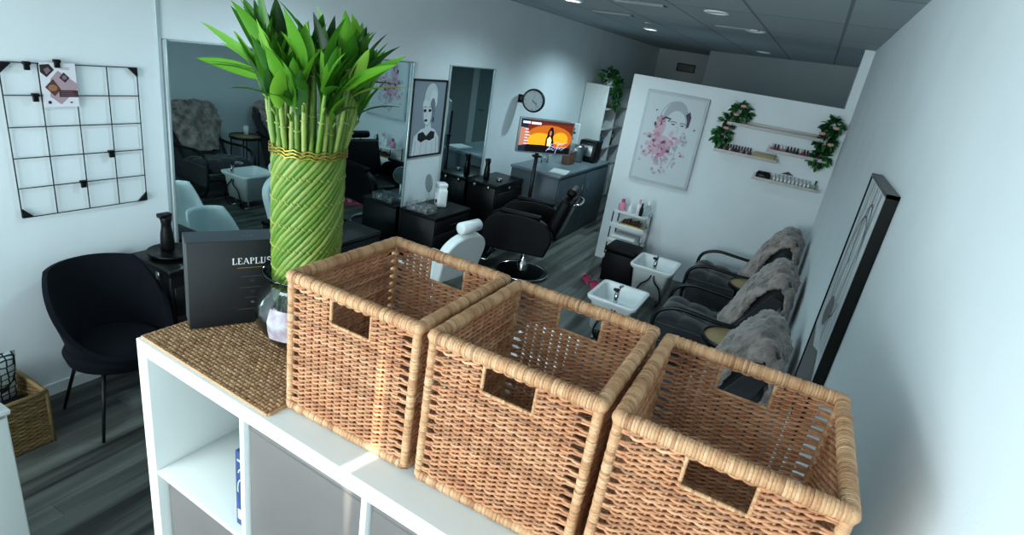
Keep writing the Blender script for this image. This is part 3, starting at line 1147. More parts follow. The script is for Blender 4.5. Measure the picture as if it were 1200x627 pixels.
# ================================================================== BLACK WORKSTATIONS
def desk(x0, x1, y0, y1, h, label):
    t = thing('station_desk', label, 'desk', ((x0 + x1) / 2, (y0 + y1) / 2, 0), 0, 'black styling desks along the mirrors')
    a, b = (x1 - x0) / 2, (y1 - y0) / 2
    MB().rbox(-a, a, -b, b, h - 0.03, h, 0.003, 2).build('desk_top', BLACK, t)
    MB().rbox(-a + 0.005, a - 0.01, -b + 0.005, -b + 0.025, 0, h - 0.03, 0.002, 1).build('side_panel', BLACK, t)
    MB().rbox(-a + 0.005, a - 0.01, b - 0.025, b - 0.005, 0, h - 0.03, 0.002, 1).build('side_panel', BLACK, t)
    MB().box(-a + 0.005, -a + 0.02, -b + 0.025, b - 0.025, 0.1, h - 0.03).build('back_panel', BLACK, t)
    for k in range(2):
        z1 = h - 0.04 - k * 0.15
        d = MB().rbox(a - 0.03, a - 0.006, -b + 0.03, b - 0.03, z1 - 0.14, z1, 0.003, 1).build('drawer', BLACK, t)
        MB().tube([(a + 0.012, -0.06, z1 - 0.07), (a + 0.012, 0.06, z1 - 0.07)], 0.005, 6).build('handle', BLACKM, d)
    return t


desk(WL + 0.03, -2.90, 4.40, 5.04, 0.62, 'black desk under the framed portrait, with round vanity mirror on it')
desk(WL + 0.03, -2.98, 3.10, 3.70, 0.62, 'black desk in front of the wide mirror, behind the bamboo')


def case(x0, x1, y0, y1, h, label):
    t = thing('salon_trolley', label, 'trolley', ((x0 + x1) / 2, (y0 + y1) / 2, 0), 0, 'black lidded trolleys')
    a, b = (x1 - x0) / 2, (y1 - y0) / 2
    MB().rbox(-a, a, -b, b, 0.05, h - 0.04, 0.01, 2).build('body', BLACKP, t)
    MB().rbox(-a - 0.012, a + 0.012, -b - 0.012, b + 0.012, h - 0.045, h, 0.012, 3).build('lid', BLACKP, t)
    m_ = MB()
    for s in (-1, 1):
        m_.rbox(s * a * 0.5 - 0.015, s * a * 0.5 + 0.015, -b - 0.020, -b - 0.006, h - 0.075, h - 0.03, 0.003, 1)
    m_.rbox(a + 0.004, a + 0.018, -0.02, 0.02, h - 0.09, h - 0.05, 0.003, 1)
    m_.build('latch', STEEL, t)
    for k in range(3):
        z = 0.10 + k * (h - 0.2) / 3
        d = MB().rbox(a - 0.004, a + 0.010, -b + 0.02, b - 0.02, z, z + (h - 0.2) / 3 - 0.015, 0.004, 1).build('drawer', BLACK, t)
    for sx in (-1, 1):
        for sy in (-1, 1):
            MB().lathe([(0, 0), (0.02, 0.002), (0.024, 0.025), (0.02, 0.048), (0, 0.05)], 12, (sx * a * 0.8, sy * b * 0.8, 0)).build('caster', BLACKM, t)
    return t


case(WL + 0.04, -2.97, 1.84, 2.34, 0.765, 'black trolley by the left wall, behind the navy chair')
case(WL + 0.03, -2.97, 5.66, 6.33, 0.765, 'black trolley beside the narrow mirror and television stand')


def spray(x, y, z, label, h=0.25, base=False):
    t = thing('spray_bottle', label, 'bottle', (x, y, z))
    MB().lathe([(0, 0), (0.036, 0), (0.038, 0.02), (0.034, h * 0.45), (0.028, h * 0.6), (0.026, h * 0.72), (0.034, h * 0.86), (0.03, h * 0.9), (0, h * 0.9)], 20).build('bottle_body', BLACKP, t)
    MB().rbox(-0.022, 0.022, -0.045, 0.03, h * 0.88, h, 0.008, 2).build('pump_head', BLACKP, t)
    return t


spray(-3.20, 1.98, 0.7935, 'tall black bottle on the trolley behind the navy chair', 0.235)
ds = thing('round_dish', 'flat black round dish under the tall black bottle', 'dish', (-3.18, 1.99, 0.766))
MB().lathe([(0, 0), (0.10, 0), (0.125, 0.014), (0.13, 0.027), (0.12, 0.027), (0.10, 0.018), (0, 0.018)], 32).build('bowl', BLACKP, ds)
MB().lathe([(0.128, 0.0255), (0.132, 0.028), (0.128, 0.0305), (0.124, 0.028), (0.128, 0.0255)], 32).build('rim', BLACKP, ds)
ht = thing('black_kettle', 'black flask standing at the far end of the trolley behind the black box', 'flask', (-3.08, 2.24, 0.766))
MB().lathe([(0, 0), (0.05, 0), (0.052, 0.05), (0.044, 0.09), (0, 0.095)], 20).build('body', BLACKP, ht)
MB().tube(bent([(0.045, 0, 0.02), (0.09, 0, 0.03), (0.09, 0, 0.08), (0.044, 0, 0.085)], 0.02), 0.006, 6).build('handle', BLACKP, ht)
spray(-3.22, 5.86, 0.766, 'black bottle on the trolley beside the television', 0.24)
tn = thing('steel_tin', 'small shiny tin on the trolley beside the television', 'tin', (-3.07, 5.92, 0.766))
MB().lathe([(0, 0), (0.035, 0), (0.035, 0.02), (0, 0.02)], 20).build('tin_body', STEEL, tn)
MB().lathe([(0, 0.02), (0.037, 0.02), (0.037, 0.03), (0, 0.032)], 20).build('lid', STEEL, tn)

# desk items
vm = thing('vanity_mirror', 'small round vanity mirror on a stand on the black desk', 'mirror', (-3.19, 4.645, 0.62), math.radians(-35))
MB().lathe([(0, 0), (0.055, 0), (0.055, 0.008), (0.01, 0.015), (0, 0.015)], 24).build('base', STEEL, vm)
MB().tube([(0, 0, 0.01), (0, 0, 0.17)], 0.006, 8).build('pole', STEEL, vm)
Mv = Matrix.Translation((0, 0, 0.25)) @ Matrix.Rotation(math.radians(90), 4, 'X')
MB().lathe([(0.0, -0.008), (0.085, -0.008), (0.092, 0), (0.085, 0.008)], 32, M=Mv).build('mirror_rim', mat('grey_plastic', '6f7a7d', 0.4), vm)
MB().lathe([(0.085, 0.0085), (0.0, 0.0085)], 32, M=Mv).build('mirror_glass', mat('hazy_mirror', '8f999b', 0.15, metal=0.9), vm)
wh = thing('wax_heater', 'white upright appliance with a dark dial beside the vanity mirror', 'appliance', (-3.13, 4.80, 0.62), math.radians(-35))
MB().rbox(-0.06, 0.06, -0.05, 0.05, 0, 0.19, 0.02, 3).build('body', WHITEP, wh)
MB().rbox(-0.065, 0.045, -0.055, 0.055, 0.2, 0.25, 0.022, 3).build('lid', WHITEP, wh)
MB().rbox(-0.05, 0.04, -0.045, 0.045, 0.18, 0.21, 0.01, 2).build('neck', WHITEP, wh)
MB().lathe([(0, 0), (0.02, 0), (0.017, 0.008), (0, 0.01)], 16, M=Matrix.Translation((0.01, -0.05, 0.06)) @ Matrix.Rotation(math.radians(90), 4, 'X')).build('dial', BLACKP, wh)
og = thing('clear_organiser', 'clear acrylic box of small pots on the black desk', 'organiser', (-3.14, 4.495, 0.62))
m_ = MB()
for a in ((-0.13, 0.13, -0.08, -0.076, 0, 0.07), (-0.13, 0.13, 0.076, 0.08, 0, 0.07), (-0.13, -0.126, -0.08, 0.08, 0, 0.07), (0.126, 0.13, -0.08, 0.08, 0, 0.07), (-0.002, 0.002, -0.08, 0.08, 0, 0.07), (-0.13, 0.13, -0.08, 0.08, 0, 0.004)):
    m_.box(*a)
m_.build('acrylic_tray', CLEAR, og)
m_ = MB()
for k in range(14):
    x, y = -0.105 + (k % 7) * 0.035, -0.04 + (k // 7) * 0.07
    m_.lathe([(0, 0.005), (0.013, 0.005), (0.013, 0.03), (0, 0.04)], 10, (x, y, 0), m=k % 4)
m_.build('pots', [mat('pot_rose', 'a5646a', 0.4), mat('pot_cream', 'c9bba8', 0.4), mat('pot_brown', '6c4a3b', 0.4), mat('pot_grey', '89929a', 0.4)], og)

# ================================================================== TELEVISION
tva = math.atan2(0.54, 0.44)
tv = thing('television', 'small flat television on a black pole stand showing an orange sunset scene', 'television', (-2.87, 5.83, 0), tva)
TW, THh = 0.70, 0.392
tz = 1.165
m_ = MB().rbox(0, TW, 0, 0.045, tz, tz + THh, 0.006, 2)
m_.build('casing', mat('silver_bezel', '9aa3a5', 0.35, metal=0.4), tv)
m_ = MB()
SCRC = ['c8641a', 'f0a01c', '120b10', '7c2a12', 'e8ecff', 'ffe9a0', '1a2740', 'b4c0ea', 'd88a70', '5a241a']
scr = [mat('screen_%s' % k, c, 0.4, emit=e) for k, (c, e) in enumerate(zip(SCRC, (0.8, 1.0, 0.3, 0.6, 1.0, 1.3, 0.5, 0.9, 0.5, 0.6)))]
ar = Art((0.016, -0.0004, tz + 0.016), (1, 0, 0), (0, 0, 1), m_)
SW, SHt = TW - 0.032, THh - 0.032
ar.rect(0, 0, SW, SHt, 9)
ar.rect(0.03, 0.05, SW, SHt - 0.03, 3)
ar.ell(0.38, 0.17, 0.30, 0.145, 0)
ar.ell(0.27, 0.13, 0.17, 0.09, 1)
ar.ell(0.52, 0.17, 0.10, 0.075, 1)
ar.rect(0, 0, SW, 0.065, 2)
ar.poly([(0.1, 0.06), (SW, 0.06), (SW, 0.075), (0.5, 0.07), (0.3, 0.085), (0.1, 0.08)], 2)
ar.rect(0.0, 0.0, 0.085, SHt, 6)
ar.poly([(0.0, 0.06), (0.10, 0.08), (0.10, 0.26), (0.0, 0.27)], 8)
# silhouette of a couple
ar.poly([(0.335, 0.0), (0.335, 0.16), (0.35, 0.20), (0.35, 0.24), (0.372, 0.285), (0.392, 0.30), (0.41, 0.285), (0.43, 0.23), (0.425, 0.18), (0.44, 0.13), (0.44, 0.0)], 2)
ar.ell(0.385, 0.225, 0.014, 0.03, 8)
ar.poly([(0.36, 0.08), (0.355, 0.16), (0.385, 0.19), (0.41, 0.15), (0.405, 0.08)], 5)
# menu lines and title bars (unreadable in the photograph)
for k in range(4):
    ar.rect(0.02 + k * 0.024, 0.312, 0.039 + k * 0.024, 0.337, 4)
for k in range(6):
    ar.rect(0.125 + k * 0.021, 0.309, 0.142 + k * 0.021, 0.335, 4)
for k in range(6):
    ar.rect(0.06, 0.245 - k * 0.032, 0.10 + (k % 3) * 0.012, 0.252 - k * 0.032, 4)
# handwriting squiggle
ar.stroke([(0.36, 0.02), (0.40, 0.07), (0.42, 0.11), (0.40, 0.05), (0.37, 0.035), (0.43, 0.05)], 0.006, 7)
ar.stroke(arc2(0.45, 0.055, 0.016, 0.02, 0, 340), 0.005, 7)
ar.stroke([(0.48, 0.0), (0.50, 0.09), (0.515, 0.12), (0.50, 0.05), (0.54, 0.06)], 0.006, 7)
ar.stroke([(0.53, 0.05), (0.56, 0.10), (0.55, 0.04), (0.62, 0.09)], 0.006, 7)
ar.stroke([(0.42, 0.10), (0.48, 0.13), (0.56, 0.115), (0.63, 0.14)], 0.005, 7)
ar.stroke([(0.40, 0.09), (0.47, 0.065), (0.60, 0.075)], 0.006, 7)
m_.build('screen', scr, tv)
m_ = MB().rbox(TW / 2 - 0.1, TW / 2 + 0.1, 0.045, 0.07, tz + 0.08, tz + 0.3, 0.01, 1)
m_.build('bracket', BLACKM, tv)
MB().tube([(TW / 2 - 0.04, 0.08, 0.03), (TW / 2 - 0.04, 0.08, tz + 0.25)], 0.022, 12).build('pole', BLACKM, tv)
m_ = MB().lathe([(0, 0), (0.2, 0), (0.2, 0.012), (0.03, 0.03), (0, 0.03)], 28, (TW / 2 - 0.04, 0.08, 0))
m_.build('base', BLACKM, tv)
MB().rbox(TW / 2 - 0.09, TW / 2 + 0.02, 0.05, 0.11, tz - 0.06, tz - 0.03, 0.008, 1).build('clamp', BLACKM, tv)

# ================================================================== RECEPTION COUNTER
ct = thing('reception_counter', 'slate grey counter along the left side beyond the television', 'counter', (-2.83, 7.30, 0))
MB().rbox(-0.33, 0.33, -0.93, 0.93, 0.0, 0.87, 0.004, 1).build('cabinet_body', COUNTER, ct)
MB().rbox(-0.34, 0.35, -0.95, 0.95, 0.87, 0.905, 0.004, 2).build('worktop', COUNTERT, ct)
for k in range(2):
    y0 = -0.91 + k * 0.92
    d = MB().rbox(0.33, 0.345, y0, y0 + 0.90, 0.08, 0.85, 0.003, 1).build('door', COUNTER, ct)
    MB().tube([(0.36, y0 + (0.80 if k == 0 else 0.1), 0.55), (0.36, y0 + (0.80 if k == 0 else 0.1), 0.70)], 0.006, 6).build('handle', STEEL, d)
cz = 0.906
fc = thing('coffee_machine', 'silver and black machine on the grey counter', 'appliance', (-2.72, 7.86, cz))
MB().lathe([(0, 0), (0.09, 0), (0.1, 0.02), (0.1, 0.2), (0.085, 0.23), (0, 0.235)], 24, (-0.08, -0.24, 0)).build('steel_canister', STEEL, fc)
MB().rbox(-0.12, 0.15, -0.11, 0.13, 0, 0.30, 0.03, 3).build('housing', BLACKP, fc)
MB().rbox(-0.08, 0.10, -0.125, -0.105, 0.08, 0.24, 0.01, 2).build('front_plate', STEEL, fc)
tr_ = thing('paper_stack', 'white papers lying on the near end of the grey counter', 'papers', (-2.62, 6.62, cz), 0.2)
m_ = MB()
for k in range(5):
    m_.box(-0.10 + 0.004 * k, 0.11 + 0.003 * k, -0.15, 0.15 - 0.004 * k, 0.0022 * k, 0.0022 * k + 0.002)
m_.build('sheets', mat('paper_white', 'dfe6e4', 0.6), tr_)
jb = thing('glass_jar', 'small clear jar on the grey counter behind the television', 'jar', (-2.98, 6.95, cz))
MB().lathe([(0, 0), (0.045, 0), (0.05, 0.02), (0.05, 0.11), (0.04, 0.13), (0.036, 0.13), (0.045, 0.105), (0.045, 0.01), (0, 0.008)], 20).build('jar_body', CLEAR, jb)
MB().lathe([(0, 0.15), (0.044, 0.15), (0.044, 0.13), (0, 0.13)], 20).build('lid', STEEL, jb)
bx = thing('brown_box', 'small brown container on the grey counter beside the silver machine', 'box', (-2.78, 7.28, cz))
MB().rbox(-0.06, 0.06, -0.09, 0.09, 0, 0.15, 0.006, 2).build('carton', mat('brown_card', '6a4b38', 0.6, var=0.1), bx)
MB().rbox(-0.063, 0.063, -0.093, 0.093, 0.15, 0.165, 0.004, 1).build('lid', mat('brown_lid', '4f382b', 0.6), bx)

# tall white bookcase beyond the counter
bkx, bky = WL + 0.01, 8.95
bs = thing('tall_bookcase', 'tall white bookcase past the counter with open compartments', 'bookcase', (bkx, bky, 0))
D_, L_, H_ = 0.40, 1.2, 1.93
m_ = MB().rbox(0, D_, 0, 0.02, 0, H_, 0.003, 1)
m_.build('end_panel', WHITE, bs)
MB().rbox(0, D_, L_ - 0.02, L_, 0, H_, 0.003, 1).build('end_panel', WHITE, bs)
MB().rbox(0, D_, L_ / 2 - 0.01, L_ / 2 + 0.01, 0.02, H_ - 0.02, 0.002, 1).build('divider', WHITE, bs)
for k in range(6):
    z = [0.02, 0.60, 0.62 + 0.3, 0.62 + 0.62, 0.62 + 0.94, H_ - 0.02][k]
    MB().rbox(0.0, D_, 0.02, L_ - 0.02, z, z + 0.02, 0.002, 1).build('shelf_board', WHITE, bs)
MB().box(0, 0.008, 0.02, L_ - 0.02, 0.02, H_ - 0.02).build('back_panel', COUNTER, bs)
for k in range(4):
    y0 = 0.03 + k * (L_ - 0.06) / 4
    d = MB().rbox(D_, D_ + 0.016, y0, y0 + (L_ - 0.06) / 4 - 0.006, 0.05, 0.60, 0.003, 1).build('door', WHITEM, bs)
    MB().rbox(D_ + 0.016, D_ + 0.03, y0 + 0.03, y0 + 0.04, 0.3, 0.45, 0.002, 1).build('handle', STEEL, d)


def book(y, z, h, th, c, label):
    t = thing('ring_binder', label, 'binder', (bkx + 0.12, bky + y, z), 0, 'binders in the tall bookcase')
    MB().rbox(0, 0.24, 0, th, 0, h, 0.003, 1).build('cover', c, t)
    MB().rbox(0.24, 0.242, th * 0.25, th * 0.75, h * 0.5, h * 0.8, 0.0005, 1).build('spine_label', WHITEM, t)


cA, cB, cC = mat('binder_navy', '24344a', 0.5), mat('binder_red', '6b3a30', 0.5), mat('binder_grey', '5e6a70', 0.5)
book(0.06, 0.941, 0.22, 0.05, cB, 'brick red binder in the lowest open compartment of the bookcase')
book(0.13, 0.941, 0.24, 0.05, cC, 'grey binder next to the brick red one in the bookcase')
book(0.70, 0.941, 0.25, 0.06, cA, 'navy binder in the far column, lowest open compartment of the bookcase')
book(0.78, 0.941, 0.25, 0.06, cA, 'navy binder deeper into the far column of the bookcase')
book(0.08, 1.261, 0.22, 0.04, cC, 'grey binder in the middle compartment of the bookcase')
book(0.72, 1.261, 0.24, 0.05, cA, 'navy binder in the middle compartment, far column')
bl = thing('blue_bowl', 'blue round ornament in the lowest open bookcase compartment', 'bowl', (bkx + 0.27, bky + 0.36, 0.941))
MB().lathe([(0, 0), (0.04, 0), (0.085, 0.05), (0.09, 0.10), (0.07, 0.145), (0.05, 0.16), (0.045, 0.155), (0.06, 0.14), (0.08, 0.1), (0.0, 0.02)], 24).build('bowl_body', mat('blue_glaze', '274a78', 0.2), bl)
MB().lathe([(0.048, 0.158), (0.054, 0.162), (0.048, 0.166), (0.044, 0.162), (0.048, 0.158)], 24).build('rim', mat('pale_glaze', '9fb4cc', 0.2), bl)
fpic = thing('flower_picture', 'small white picture of pink flowers standing at the far end of the counter', 'picture', (-3.11, 8.10, cz), 0.15)
MB().rbox(-0.10, 0.10, 0, 0.02, 0, 0.46, 0.003, 1).build('frame', WHITEP, fpic)
m_ = MB()
ar = Art((-0.09, -0.0004, 0.01), (1, 0, 0), (0, 0, 1), m_)
ar.rect(0, 0, 0.18, 0.44, 0)
for (u, v, r_, k) in ((0.06, 0.34, 0.03, 1), (0.10, 0.36, 0.03, 2), (0.08, 0.30, 0.035, 2), (0.12, 0.31, 0.025, 1), (0.07, 0.24, 0.02, 3), (0.11, 0.22, 0.02, 3)):
    ar.ell(u, v, r_, r_ * 0.8, k)
m_.build('print', [mat('picture_paper', 'cfd9dc', 0.6), mat('petal_dark', '4d3b44', 0.6), mat('petal_pink', 'a5707f', 0.6), mat('stem_grey', '7b8a88', 0.6)], fpic)


# leafy clumps
def clump(mb, c, rx, ry, rz, n, size):
    for k in range(n):
        d = Vector((random.gauss(0, 1), random.gauss(0, 1), random.gauss(0, 1))).normalized()
        p = Vector((c[0] + d.x * rx * random.uniform(0.5, 1), c[1] + d.y * ry * random.uniform(0.5, 1), c[2] + d.z * rz * random.uniform(0.4, 1)))
        dv = Vector((d.x, d.y, d.z - 0.3))
        leaf(mb, p, dv, size * random.uniform(0.7, 1.2), size * 0.6, 0.4, random.random(), random.uniform(-1.5, 1.5))


pt = thing('trailing_plant', 'green leafy plant trailing from the top of the tall bookcase', 'plant', (bkx + 0.28, bky + 0.26, H_))
MB().lathe([(0, 0), (0.06, 0), (0.08, 0.11), (0.074, 0.11), (0.06, 0.09), (0, 0.09)], 20).build('pot', WHITEM, pt)
m_ = MB()
clump(m_, (0, 0, 0.15), 0.14, 0.2, 0.10, 120, 0.07)
clump(m_, (0.17, -0.02, -0.02), 0.05, 0.16, 0.16, 110, 0.07)
clump(m_, (0.18, 0.05, -0.22), 0.04, 0.12, 0.14, 70, 0.06)
m_.build('foliage', IVY, pt)

# ================================================================== PARTITION WALL ITEMS
pp = thing('canvas_painting', 'pale canvas of a woman with pink flowers on the partition wall', 'painting', (-1.715, YP - 0.012, 1.06))
CWp, CHp = 0.68, 1.0
MB().rbox(0, CWp, -0.03, 0, 0, CHp, 0.003, 2).build('canvas', mat('canvas_grey', 'c6ced2', 0.7, var=0.05, scale=4), pp)
m_ = MB()
ar = Art((0, -0.0304, 0), (1, 0, 0), (0, 0, 1), m_)
ar.rect(0.03, 0.03, CWp - 0.03, CHp - 0.03, 0)
ar.ell(0.37, 0.73, 0.14, 0.20, 1)
ar.ell(0.38, 0.66, 0.115, 0.17, 0)
ar.stroke(arc2(0.36, 0.72, 0.16, 0.20, 60, 200, 14), 0.012, 1)
ar.stroke([(0.30, 0.46), (0.31, 0.36), (0.27, 0.26)], 0.008, 1)
ar.stroke([(0.44, 0.50), (0.45, 0.34), (0.41, 0.20)], 0.008, 1)
ar.ell(0.27, 0.43, 0.13, 0.11, 5, 0.3)
ar.ell(0.23, 0.60, 0.05, 0.11, 5, -0.2)
ar.poly([(0.47, 0.80), (0.51, 0.84), (0.535, 0.78), (0.53, 0.68), (0.505, 0.66), (0.50, 0.74)], 4)
ar.stroke([(0.22, 0.70), (0.26, 0.74), (0.32, 0.73), (0.30, 0.70)], 0.02, 4)
ar.stroke(arc2(0.36, 0.695, 0.035, 0.014, 10, 170), 0.008, 4)
ar.stroke(arc2(0.46, 0.695, 0.03, 0.012, 10, 170), 0.008, 4)
ar.ell(0.36, 0.68, 0.022, 0.008, 3)
ar.ell(0.46, 0.68, 0.02, 0.008, 3)
ar.stroke([(0.415, 0.67), (0.425, 0.59), (0.41, 0.585)], 0.004, 1)
ar.ell(0.41, 0.535, 0.032, 0.014, 2)
for k in range(110):
    an, rr = random.uniform(0, 2 * PI), abs(random.gauss(0, 0.10))
    u, v = 0.27 + rr * math.cos(an) * 1.15, 0.42 + rr * math.sin(an) * 1.1
    ar.ell(u, v, random.uniform(0.014, 0.038), random.uniform(0.010, 0.024), random.choice((2, 2, 5, 5, 1, 3)) if rr < 0.14 else random.choice((1, 5)), random.uniform(0, 3), 8)
for k in range(26):
    t_ = random.random()
    ar.ell(0.20 + random.gauss(0, 0.02), 0.50 + 0.26 * t_, 0.014, 0.02, random.choice((2, 5, 4)), random.uniform(0, 3), 8)
for k in range(18):
    ar.ell(0.32 + random.gauss(0, 0.04), 0.12 + 0.2 * random.random(), 0.012, 0.016, random.choice((2, 5, 1)), random.uniform(0, 3), 8)
for k in range(16):
    ar.ell(0.49 + random.gauss(0, 0.03), 0.52 + random.gauss(0, 0.05), 0.014, 0.012, random.choice((5, 1)), random.uniform(0, 3), 8)
for (u, v) in ((0.60, 0.66), (0.52, 0.36), (0.15, 0.80), (0.11, 0.33)):
    ar.ell(u, v, 0.01, 0.008, 4)
m_.build('print', [mat('paint_pale', 'd3dade', 0.7), mat('paint_grey', 'aeb4bb', 0.7), mat('paint_pink', 'c98fa6', 0.7), mat('paint_plum', '7c4f6a', 0.7), mat('paint_dark', '4a4652', 0.7), mat('paint_blush', 'd6b3c4', 0.7)], pp)
SHM = mat('pale_shelf', 'cdc9c6', 0.4)


def ledge(x0, x1, z, label, m=SHM, d=0.11):
    t = thing('wall_ledge', label, 'shelf', ((x0 + x1) / 2, YP, z), 0, 'picture ledges on the partition wall')
    h = (x1 - x0) / 2
    MB().rbox(-h, h, -d, 0, -0.012, 0, 0.002, 1).build('board', m, t)
    MB().rbox(-h, h, -0.012, 0, 0, 0.05, 0.002, 1).build('back_rail', m, t)
    MB().rbox(-h, h, -d, -d + 0.008, 0, 0.02, 0.002, 1).build('front_lip', m, t)
    return z + 0.0005


z1 = ledge(-0.80, 0.16, 1.865, 'longest and highest wall ledge between the two leaf garlands')
z2 = ledge(-0.86, -0.22, 1.575, 'left wall ledge holding polish bottles and a gold box')
z3 = ledge(-0.35, 0.22, 1.675, 'right wall ledge holding dark pink polish bottles')
z4 = ledge(-0.41, 0.23, 1.375, 'lowest wall ledge holding white bottles and a black box')


BOT = {}


def polish(cols, x, y, z, h, r, label, group):
    key = cols[2]
    if key not in BOT:
        m_ = MB().lathe([(0, 0), (r, 0), (r, h * 0.5), (r * 0.5, h * 0.56), (r * 0.5, h * 0.58)], 10, m=0)
        m_.lathe([(r * 0.62, h * 0.56), (r * 0.55, h), (0, h)], 10, m=1)
        o = m_.build('polish_bottle', [cols[0], cols[1]])
        BOT[key] = o
    else:
        o = BOT[key].copy()
        COL.objects.link(o)
    o.location = (x, y, z)
    tag(o, label, 'bottle', group)


pk = [(mat('polish_plum', '5c3046', 0.2), BLACKP, 'plum'), (mat('polish_rose', 'b98794', 0.2), BLACKP, 'rose'), (mat('polish_dark', '241e2a', 0.2), BLACKP, 'black'), (mat('polish_cream', 'd0c4c0', 0.2), BLACKP, 'cream')]
ORD = ['first', 'second', 'third', 'fourth', 'fifth', 'sixth', 'seventh', 'eighth', 'ninth', 'tenth', 'eleventh', 'twelfth', 'thirteenth', 'fourteenth', 'fifteenth', 'sixteenth']
seqA = [0, 2, 1, 2, 3, 0, 2, 0, 1, 2, 1, 0]
for k, c in enumerate(seqA):
    polish(pk[c], -0.82 + k * 0.029, YP - 0.05, z2, 0.085, 0.012, '%s polish bottle from the left on the ledge with the gold box, %s' % (ORD[k], pk[c][2]), 'polish bottles on the left ledge')
pm = [(mat('polish_berry', '8c2f55', 0.2), BLACKP, 'berry'), (mat('polish_pink', 'c06f8f', 0.2), WHITEP, 'pink'), (mat('polish_ink', '1c1a26', 0.2), BLACKP, 'ink')]
seqB = [1, 0, 0, 1, 1, 2, 0, 2, 2, 1, 0, 0, 1, 1, 0, 2]
for k, c in enumerate(seqB):
    polish(pm[c], -0.315 + k * 0.031, YP - 0.05, z3, 0.075, 0.012, '%s polish bottle from the left on the right wall ledge, %s' % (ORD[k], pm[c][2]), 'polish bottles on the right ledge')
wb = (WHITEP, mat('cap_silver', 'b9c0c2', 0.3, metal=0.5), 'white')
for k in range(10):
    polish(wb, -0.20 + k * 0.037, YP - 0.05, z4, 0.085, 0.013, '%s slim white bottle from the left on the lowest wall ledge' % ORD[k], 'white bottles on the lowest ledge')
gb = thing('gold_box', 'long low gold box on the left wall ledge', 'box', (-0.36, YP - 0.055, z2))
MB().rbox(-0.105, 0.105, -0.035, 0.035, 0, 0.045, 0.003, 1).build('carton', mat('gold_card', 'b39a5e', 0.5), gb)
MB().rbox(-0.107, 0.107, -0.036, 0.036, 0.045, 0.062, 0.003, 1).build('lid', mat('tan_card', 'a0988a', 0.5), gb)
kb = thing('black_box', 'small black box at the left end of the lowest ledge', 'box', (-0.31, YP - 0.055, z4))
MB().rbox(-0.07, 0.07, -0.035, 0.035, 0, 0.065, 0.003, 1).build('carton', BLACKP, kb)
MB().rbox(-0.06, 0.06, -0.028, 0.028, 0.065, 0.08, 0.004, 1).build('lid', BLACKP, kb)
tg = thing('display_tag', 'small dark roof-shaped tag standing behind the white bottles', 'ornament', (-0.09, YP - 0.02, z4))
MB().box(-0.002, 0.002, -0.006, -0.002, 0, 0.10).build('stem', BLACKM, tg)
m_ = MB()
m_.add([(-0.06, -0.008, 0.095), (0.06, -0.008, 0.095), (0, -0.008, 0.125), (-0.06, 0.0, 0.095), (0.06, 0.0, 0.095), (0, 0.0, 0.125)], [(0, 1, 2), (5, 4, 3), (0, 3, 4, 1), (1, 4, 5, 2), (2, 5, 3, 0)])
m_.build('roof', mat('plum_card', '4a3d48', 0.6), tg)
db = thing('dropper_bottle', 'dark green-capped bottle at the right end of the lowest ledge', 'bottle', (0.19, YP - 0.055, z4))
MB().lathe([(0, 0), (0.016, 0), (0.016, 0.05), (0.007, 0.06), (0.007, 0.062)], 12).build('bottle_body', mat('bottle_grey', '8d9a98', 0.3), db)
MB().lathe([(0.009, 0.06), (0.008, 0.10), (0, 0.102)], 12).build('cap', mat('cap_green', '23372e', 0.4), db)
ROSE = mat('rose_petals', 'd9a9a0', 0.7, var=0.1, scale=40)


def garland(segs, roses, label):
    t = thing('leaf_garland', label, 'garland', (segs[0][0], YP - 0.05, segs[0][1]))
    m_ = MB()
    x0, z0 = segs[0][0], segs[0][1]
    for (x, z, rx, rz, n) in segs:
        clump(m_, (x - x0, -0.01, z - z0), rx, 0.04, rz, n, 0.06)
    m_.build('foliage', IVY, t)
    for (x, z) in roses:
        f = MB()
        for q in range(3):
            f.lathe([(0.004, 0), (0.03 - q * 0.008, 0.008), (0.033 - q * 0.008, 0.022), (0.024 - q * 0.008, 0.03)], 10, (x - x0, -0.07, z - z0), M=None)
        f.build('rose', ROSE, t)


garland([(-0.70, 1.99, 0.09, 0.09, 110), (-0.80, 1.88, 0.06, 0.06, 50), (-0.82, 1.73, 0.08, 0.10, 120)], [(-0.73, 1.95), (-0.79, 1.80), (-0.68, 2.04)], 'green leaf garland with pale roses hanging at the left end of the top ledge')
garland([(0.17, 2.0, 0.08, 0.09, 110), (0.15, 1.85, 0.08, 0.09, 110), (0.15, 1.70, 0.08, 0.09, 110)], [(0.2, 1.99), (0.10, 1.92), (0.20, 1.83)], 'green leaf garland with pale roses hanging beside the right wall')

# ================================================================== TROLLEY, STOOL, SLIPPERS
tr = thing('pedicure_trolley', 'narrow white tiered trolley against the partition wall', 'trolley', (-1.53, 6.40, 0))
tw, td = 0.20, 0.14
for k, z in enumerate((0.13, 0.33, 0.52, 0.70)):
    m_ = MB().rbox(-tw, tw, -td, td, z - 0.012, z, 0.003, 1)
    if k < 3:
        m_.rbox(-tw, tw, -td, -td + 0.008, z, z + 0.045, 0.002, 1).rbox(-tw, tw, td - 0.008, td, z, z + 0.045, 0.002, 1)
    m_.build('tray', WHITEM, tr)
for sx in (-1, 1):
    for sy in (-1, 1):
        MB().tube([(sx * (tw - 0.008), sy * (td - 0.008), 0.03), (sx * (tw - 0.008), sy * (td - 0.008), 0.70)], 0.008, 8).build('post', STEEL if sx > 0 else BLACKM, tr)
        MB().lathe([(0, 0), (0.018, 0.004), (0.02, 0.018), (0.014, 0.034), (0, 0.036)], 10, (sx * (tw - 0.008), sy * (td - 0.008), 0)).build('caster', BLACKM, tr)


